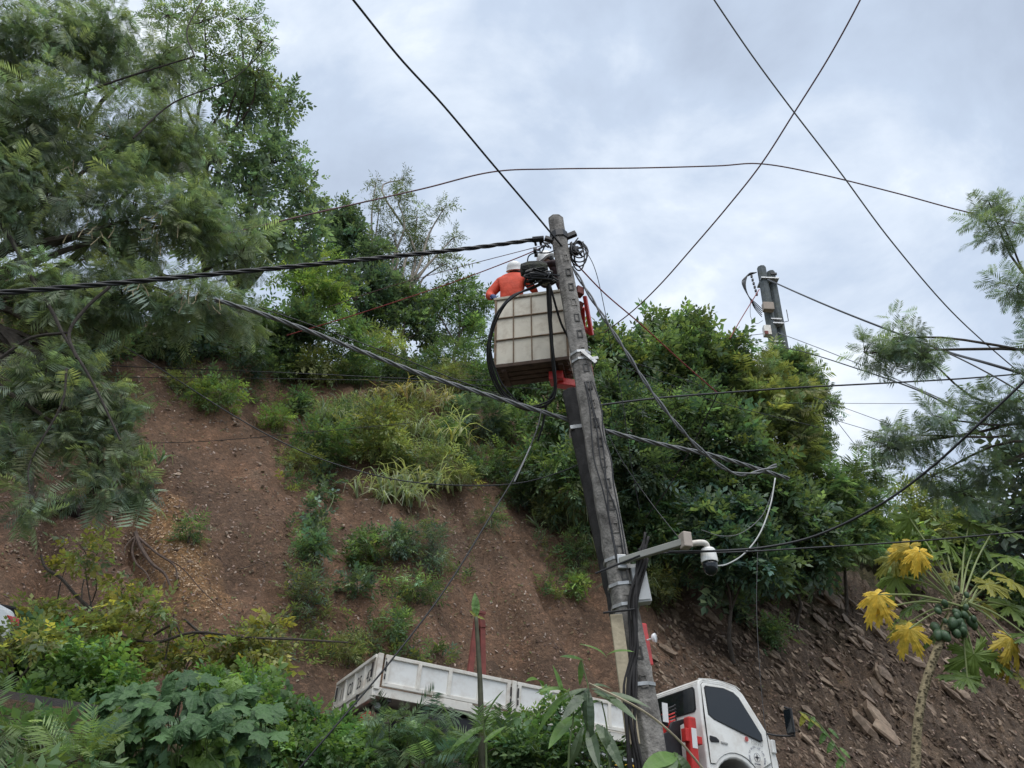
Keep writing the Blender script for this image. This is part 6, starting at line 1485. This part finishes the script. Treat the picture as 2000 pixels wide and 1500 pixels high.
# exposed roots on the slide
rp = G(np.array([270.0]), np.array([1090.0]))[0][0]
rr_ = empty('root_mass', rp, 'dark exposed roots hanging from the slide below the wood-chip streak', 'roots')
RB = mat('root_bark', (0.085, 0.06, 0.048), 0.9, noise=0.35, nscale=9, bump=0.5, bscale=25)
for pts, w in (([(268, 1050), (280, 1080), (300, 1110), (325, 1130), (338, 1160)], (0.05, 0.02)), ([(268, 1060), (262, 1085), (270, 1110), (290, 1130), (305, 1165)], (0.035, 0.01)), ([(270, 1055), (250, 1075), (246, 1100)], (0.02, 0.008)), ([(275, 1060), (310, 1090), (345, 1115), (350, 1150)], (0.03, 0.01)), ([(320, 1095), (360, 1120), (400, 1165), (440, 1200)], (0.014, 0.006)), ([(470, 1120), (490, 1115), (515, 1105), (520, 1130), (512, 1160)], (0.012, 0.006)), ([(270, 1050), (275, 1000), (290, 985)], (0.012, 0.006))):
    gp_, _d = G(np.array([p_[0] for p_ in pts], float), np.array([p_[1] for p_ in pts], float))
    MB().tube([q + np.array([0, -0.14, 0.05]) - rp for q in gp_], w, 7, 5).build('root', RB, rr_)
cp_ = G(np.array([140.0]), np.array([992.0]))[0][0]
st = MB().lathe([(0.02, -0.36), (0.16, -0.30), (0.24, -0.05), (0.20, 0.18), (0.06, 0.30)], (0, 0, 0), (0.8, 0.2, -0.4), 9)
st.v[0] += rng.normal(size=st.v[0].shape) * 0.035
tag(st.build('hole_clod', mat('hole_dark_earth', (0.028, 0.02, 0.017), 0.9, noise=0.4, nscale=6, bump=0.7, bscale=20), None, cp_ + (0, -0.05, 0)), 'dark earth clod standing in for a hole on the left of the slide', 'clod')  # near-black lump put in for the dark hole; its shade is in the colour

# ------------------------------------------------------------------ parked car at the far left, mostly outside the frame
def parked_car():
    rear = P(40, 1206, 8.7); s_, t_ = to_st(rear[0], rear[1])
    x_, y_ = to_xy(s_ - 0.05, t_ + 0.80); base = np.array([x_, y_, float(road_z(s_)) + 0.03])
    r = empty('parked_car', base, 'white parked car whose tail with red lamp shows at the left edge', 'car')
    Rc = TR.copy(); r.rotation_euler = Matrix(Rc.tolist()).to_euler()
    CARW = mat('car_white', (0.75, 0.76, 0.77), 0.25, spec=0.5, coat=0.5)
    sec = [(0, 0.35), (0.02, 0.80), (-0.10, 1.02), (-0.30, 1.08), (-0.80, 1.42), (-2.0, 1.46), (-2.75, 1.05), (-3.9, 0.92), (-4.1, 0.60), (-4.1, 0.3)] + [(-3.55 + 0.36 * math.cos(a), 0.3 + 0.36 * math.sin(a)) for a in np.linspace(math.pi, 0, 9)][::1] + [(-1.1 + 0.36 * math.cos(a), 0.3 + 0.36 * math.sin(a)) for a in np.linspace(math.pi, 0, 9)]
    MB().prism(sec, -0.82, 0.82, 1).build('body', CARW, r, bevel=0.05, seg=3)
    for sg in (-1, 1):
        MB().prism([(-0.62, 1.08), (-0.92, 1.36), (-1.95, 1.40), (-2.5, 1.08)], sg * 0.80, sg * 0.828, 1).build('side_window', GLASS, r)
        MB().prism([(0.03, 0.80), (-0.02, 0.95), (-0.16, 0.96), (-0.06, 0.86)], sg * 0.60, sg * 0.835, 1).build('tail_lamp', REDLENS, r, bevel=0.01)
        for xx in (-1.1, -3.55):
            w_ = MB().lathe([(0.2, -0.1), (0.31, -0.09), (0.32, 0.0), (0.31, 0.09), (0.2, 0.1)], (xx, sg * 0.72, 0.31), (0, 1, 0), 20).build('wheel', RUBBER, r)
            MB().lathe([(0.2, 0.0), (0.18, 0.05), (0.03, 0.06)], (xx, sg * 0.76, 0.31), (0, sg, 0), 14).build('rim', STEEL, w_)
    MB().add([(-0.33, -0.66, 1.10), (-0.33, 0.66, 1.10), (-0.78, 0.60, 1.42), (-0.78, -0.60, 1.42), (-0.36, -0.66, 1.06), (-0.36, 0.66, 1.06), (-0.81, 0.60, 1.38), (-0.81, -0.60, 1.38)], [(0, 1, 2, 3), (7, 6, 5, 4), (0, 4, 5, 1), (1, 5, 6, 2), (2, 6, 7, 3), (3, 7, 4, 0)]).build('rear_window', GLASS, r)
    MB().box((-0.20, 0, 1.10), (0.16, 1.3, 0.03)).build('spoiler', BLACK, r, bevel=0.01)
    MB().box((0.03, 0, 0.42), (0.12, 1.60, 0.25)).build('bumper', CARW, r, bevel=0.04)
parked_car()

# ------------------------------------------------------------------ stones on the slope and the rock cut
STONE = mat('pale_shale', (0.28, 0.21, 0.15), 0.8, noise=0.35, nscale=6, dirt=(0.12, 0.07, 0.05), dscale=3, damt=0.7, bump=0.5, bscale=25)
SLATE = mat('dark_shale', (0.165, 0.118, 0.080), 0.62, noise=0.45, nscale=4, dirt=(0.26, 0.19, 0.15), dscale=2.2, damt=0.5, bump=0.6, bscale=18)
def slab_mesh(seed, flat):
    r = np.random.default_rng(seed); n = int(r.integers(5, 8)); a = np.sort(r.uniform(0, 2 * math.pi, n)); a = np.linspace(0, 2 * math.pi, n, endpoint=False) + r.uniform(-.35, .35, n)
    rad = r.uniform(0.6, 1.1, n); v = []
    for z, k in ((-flat, 0.9), (flat * 0.5, 1.0), (flat, 0.72)):
        for i in range(n): v.append((rad[i] * k * math.cos(a[i]), 0.55 * rad[i] * k * math.sin(a[i]), z + r.normal() * flat * 0.3))
    f = [tuple(range(n))[::-1], tuple(range(2 * n, 3 * n))] + [(q * n + i, q * n + (i + 1) % n, (q + 1) * n + (i + 1) % n, (q + 1) * n + i) for q in range(2) for i in range(n)]
    return MB().add(v, f).mesh('stone')
slabs = [slab_mesh(s_, 0.07 + 0.035 * (s_ % 4)) for s_ in range(12)]
for me_ in slabs: me_.materials.append(STONE)
def hill_normal(p_):
    e_ = 0.35; x, y = p_[:, 0], p_[:, 1]
    gx = (ground_z(x + e_, y) - ground_z(x - e_, y)) / (2 * e_); gy = (ground_z(x, y + e_) - ground_z(x, y - e_)) / (2 * e_)
    return unit(np.stack([-gx, -gy, np.ones_like(gx)], 1))
def scatter(n, boxes):
    xs, ys = [], []
    for (x0, y0, x1, y1, w) in boxes:
        k = int(n * w); xs.append(rng.uniform(x0, x1, k)); ys.append(rng.uniform(y0, y1, k))
    x = np.concatenate(xs); y = np.concatenate(ys); p_, d = G(x, y); s_, t_ = to_st(p_[:, 0], p_[:, 1]); ok = (d < 60) & (t_ > ROAD_FAR + 0.3)
    return x[ok], y[ok], p_[ok], d[ok]
ROCKBOX = [(1500, 1160, 1690, 1480, 0.22), (1600, 1160, 2000, 1500, 0.5), (1280, 1180, 1560, 1320, 0.28)]
x, y, p_, d = scatter(215, ROCKBOX); nn = hill_normal(p_)
bedn = unit(np.array([0.45, -0.62, 0.62]))
for i in range(len(p_)):
    o = mesh_obj('stone', slabs[i % 12], None, hill); o.material_slots[0].link = 'OBJECT'; o.material_slots[0].material = SLATE if rng.random() < 0.72 else STONE
    sz = float(np.clip(13 * math.exp(0.55 * rng.normal()), 6, 40)) * d[i] / 1500 * (1.25 if x[i] > 1600 else 0.85)
    orient(o, p_[i] + nn[i] * sz * 0.03, unit(np.array([0.75, 0.10, -0.66]) + 0.14 * rng.normal(size=3)), bedn * 0.5 + nn[i] * 0.8 + 0.16 * rng.normal(size=3), sz)
x, y, p_, d = scatter(80, [(240, 760, 620, 1180, 0.5), (440, 820, 540, 900, 0.2), (640, 930, 1080, 1080, 0.15), (20, 900, 260, 1180, 0.15)]); nn = hill_normal(p_)
for i in range(len(p_)):
    o = mesh_obj('stone', slabs[i % 12], None, hill); o.material_slots[0].link = 'OBJECT'; o.material_slots[0].material = STONE if rng.random() < 0.8 else SLATE
    sz = rng.uniform(4.5, 9) * d[i] / 1500
    orient(o, p_[i] + nn[i] * sz * 0.25, rng.normal(size=3), nn[i] + 0.4 * rng.normal(size=3), sz)
# the many small ones: one joined piece of the hillside
def pebbles(name, n, boxes, lo_, hi_, material, cols):
    x, y, p_, d = scatter(n, boxes); nn = hill_normal(p_); L = Leaves()
    tp_ = []
    for s_ in range(6):
        r = np.random.default_rng(90 + s_); v = np.array([[math.cos(a) * r.uniform(.7, 1.2), math.sin(a) * r.uniform(.3, .75), 0.12 * r.normal()] for a in np.linspace(0, 2 * math.pi, 5, endpoint=False) + r.uniform(-.4, .4, 5)] + [[0.1 * r.normal(), 0.1 * r.normal(), 0.22]] + [[0, 0, -0.3]])
        tp_.append((v, np.array([(i, (i + 1) % 5, 5) for i in range(5)] + [((i + 1) % 5, i, 6) for i in range(5)])))
    c = np.array(cols)[rng.integers(0, len(cols), len(p_))] * np.exp(0.25 * rng.normal(size=(len(p_), 1)))
    dr = unit(np.cross(nn, rng.normal(size=nn.shape))) if name == 'small_stones' else unit(np.array([0.75, 0.1, -0.66]) + 0.25 * rng.normal(size=nn.shape))
    L.place(tp_, p_, dr, rng.uniform(lo_, hi_, len(p_)) * d / 1500, c, up=nn, upj=0.3)
    o = L.build(name, material, hill, (0, 0, 0)); tag(o, kind='stuff'); return o
PEB = leaf_mat('pebble', 0.85, 0.0, 0.25)
pebbles('small_stones', 9000, [(0, 700, 620, 1200, 0.42), (600, 900, 1150, 1330, 0.28), (1280, 1150, 2000, 1500, 0.3)], 1.3, 5.0, PEB, [(0.15, 0.095, 0.07), (0.20, 0.14, 0.11), (0.10, 0.065, 0.05), (0.28, 0.22, 0.18)])
pebbles('shale_flakes', 4200, [(1280, 1180, 2000, 1500, 1.0)], 2, 9, PEB, [(0.115, 0.082, 0.058), (0.155, 0.112, 0.08), (0.22, 0.165, 0.12), (0.09, 0.064, 0.048)])
# wood chips on the pale streak
L = Leaves(); n = 1500
k = rng.random(n); a_, b_, c_ = CHIP_PTS
q = np.where(k[:, None] < .5, a_ + (b_ - a_) * (2 * k[:, None]), b_ + (c_ - b_) * (2 * k[:, None] - 1)) + rng.normal(size=(n, 3)) * (0.36, 0.25, 0.0)
q[:, 2] = ground_z(q[:, 0], q[:, 1]) + 0.01; nn = hill_normal(q)
L.place([(np.array([[0, .3, 0], [1, .25, 0.1], [1, -.25, 0.1], [0, -.3, 0]]), np.array([(0, 1, 2), (0, 2, 3)]))], q, unit(np.cross(nn, rng.normal(size=nn.shape))), rng.uniform(0.015, 0.045, n), tint((0.31, 0.20, 0.105), n, 0.3, 0.1), up=nn, upj=0.5)
tag(L.build('wood_chips', PEB, None, (0, 0, 0)), 'pale orange wood chips strewn down the left of the slide', 'wood chips', kind='stuff')
# leaf litter and low weeds over the bank and the crest
def ground_cover(name, label, n, srange, trange, temps, size, col, lift, cat, var=0.3):
    s_ = rng.uniform(*srange, n); t_ = rng.uniform(*trange, n); x, y = to_xy(s_, t_); p_ = np.stack([x, y, ground_z(x, y)], 1); L = Leaves()
    keep = fbm(s_ * 0.6, t_ * 0.6, 3) > -0.35; p_ = p_[keep]; n = len(p_)
    L.place(temps, p_, rng.normal(size=(n, 3)) * 0.6 + np.array([0, -0.2, lift]), size * rng.uniform(0.5, 1.3, n), tint(col, n, var, 0.3))
    tag(L.build(name, LEAF, None, (0, 0, 0)), label, cat, kind='stuff')
ground_cover('bank_weeds', 'low weeds covering the near bank below the road', 9000, (-16, 14), (-11, ROAD_NEAR - 0.2), TW, 0.28, (0.075, 0.13, 0.045), 0.9, 'weeds')
ground_cover('crest_scrub', 'low scrub covering the top of the hill', 9000, (-18, 40), (14.0, 26.0), TS, 0.55, (0.075, 0.115, 0.05), 0.9, 'scrub')
# thin scrub on the cut below the thicket, and grass strands on the soil
x, y, p_, d = scatter(5200, [(1040, 880, 1250, 1180, 0.2), (1250, 1080, 1640, 1180, 0.2), (540, 840, 1000, 960, 0.16), (560, 1020, 920, 1300, 0.22), (330, 720, 1000, 800, 0.14), (0, 720, 300, 900, 0.08)])
kp = fbm(p_[:, 0] * 1.1, p_[:, 2] * 1.1, 3) > 0.0; p_ = p_[kp]
L = Leaves(); n = len(p_); L.place(TN + TS, p_, hill_normal(p_) * 0.7 + rng.normal(size=(n, 3)) * 0.5 + np.array([0, 0, 0.2]), rng.uniform(0.16, 0.42, n), tint((0.095, 0.135, 0.055), n, 0.3, 0.35))
tag(L.build('slope_weeds', LEAF, None, (0, 0, 0)), 'thin weeds and grass strands scattered over the slope', 'weeds', kind='stuff')
# dead leaves and torn grass lying on the soil
x, y, p_, d = scatter(5000, [(0, 700, 620, 1250, 0.5), (560, 900, 1150, 1330, 0.4), (1280, 1150, 1700, 1400, 0.1)])
kp = fbm(p_[:, 0] * 0.9 + 7, p_[:, 2] * 0.9, 3) > -0.1; p_ = p_[kp]; n = len(p_); nn = hill_normal(p_); L = Leaves()
L.place([(np.array([[0, 0, 0], [.5, .28, 0.1], [1, 0, 0], [.5, -.28, 0.12]]), np.array([(0, 1, 2), (0, 2, 3)]))], p_ + nn * 0.015, unit(np.cross(nn, rng.normal(size=nn.shape))), rng.uniform(0.03, 0.10, n), np.array([(0.20, 0.15, 0.09), (0.15, 0.10, 0.06), (0.24, 0.21, 0.15), (0.13, 0.15, 0.06)])[rng.integers(0, 4, n)], up=nn, upj=0.5)
tag(L.build('leaf_litter', PEB, None, (0, 0, 0)), 'dead leaves strewn over the bare soil', 'litter', kind='stuff')
print('leaf triangles', TRIS)
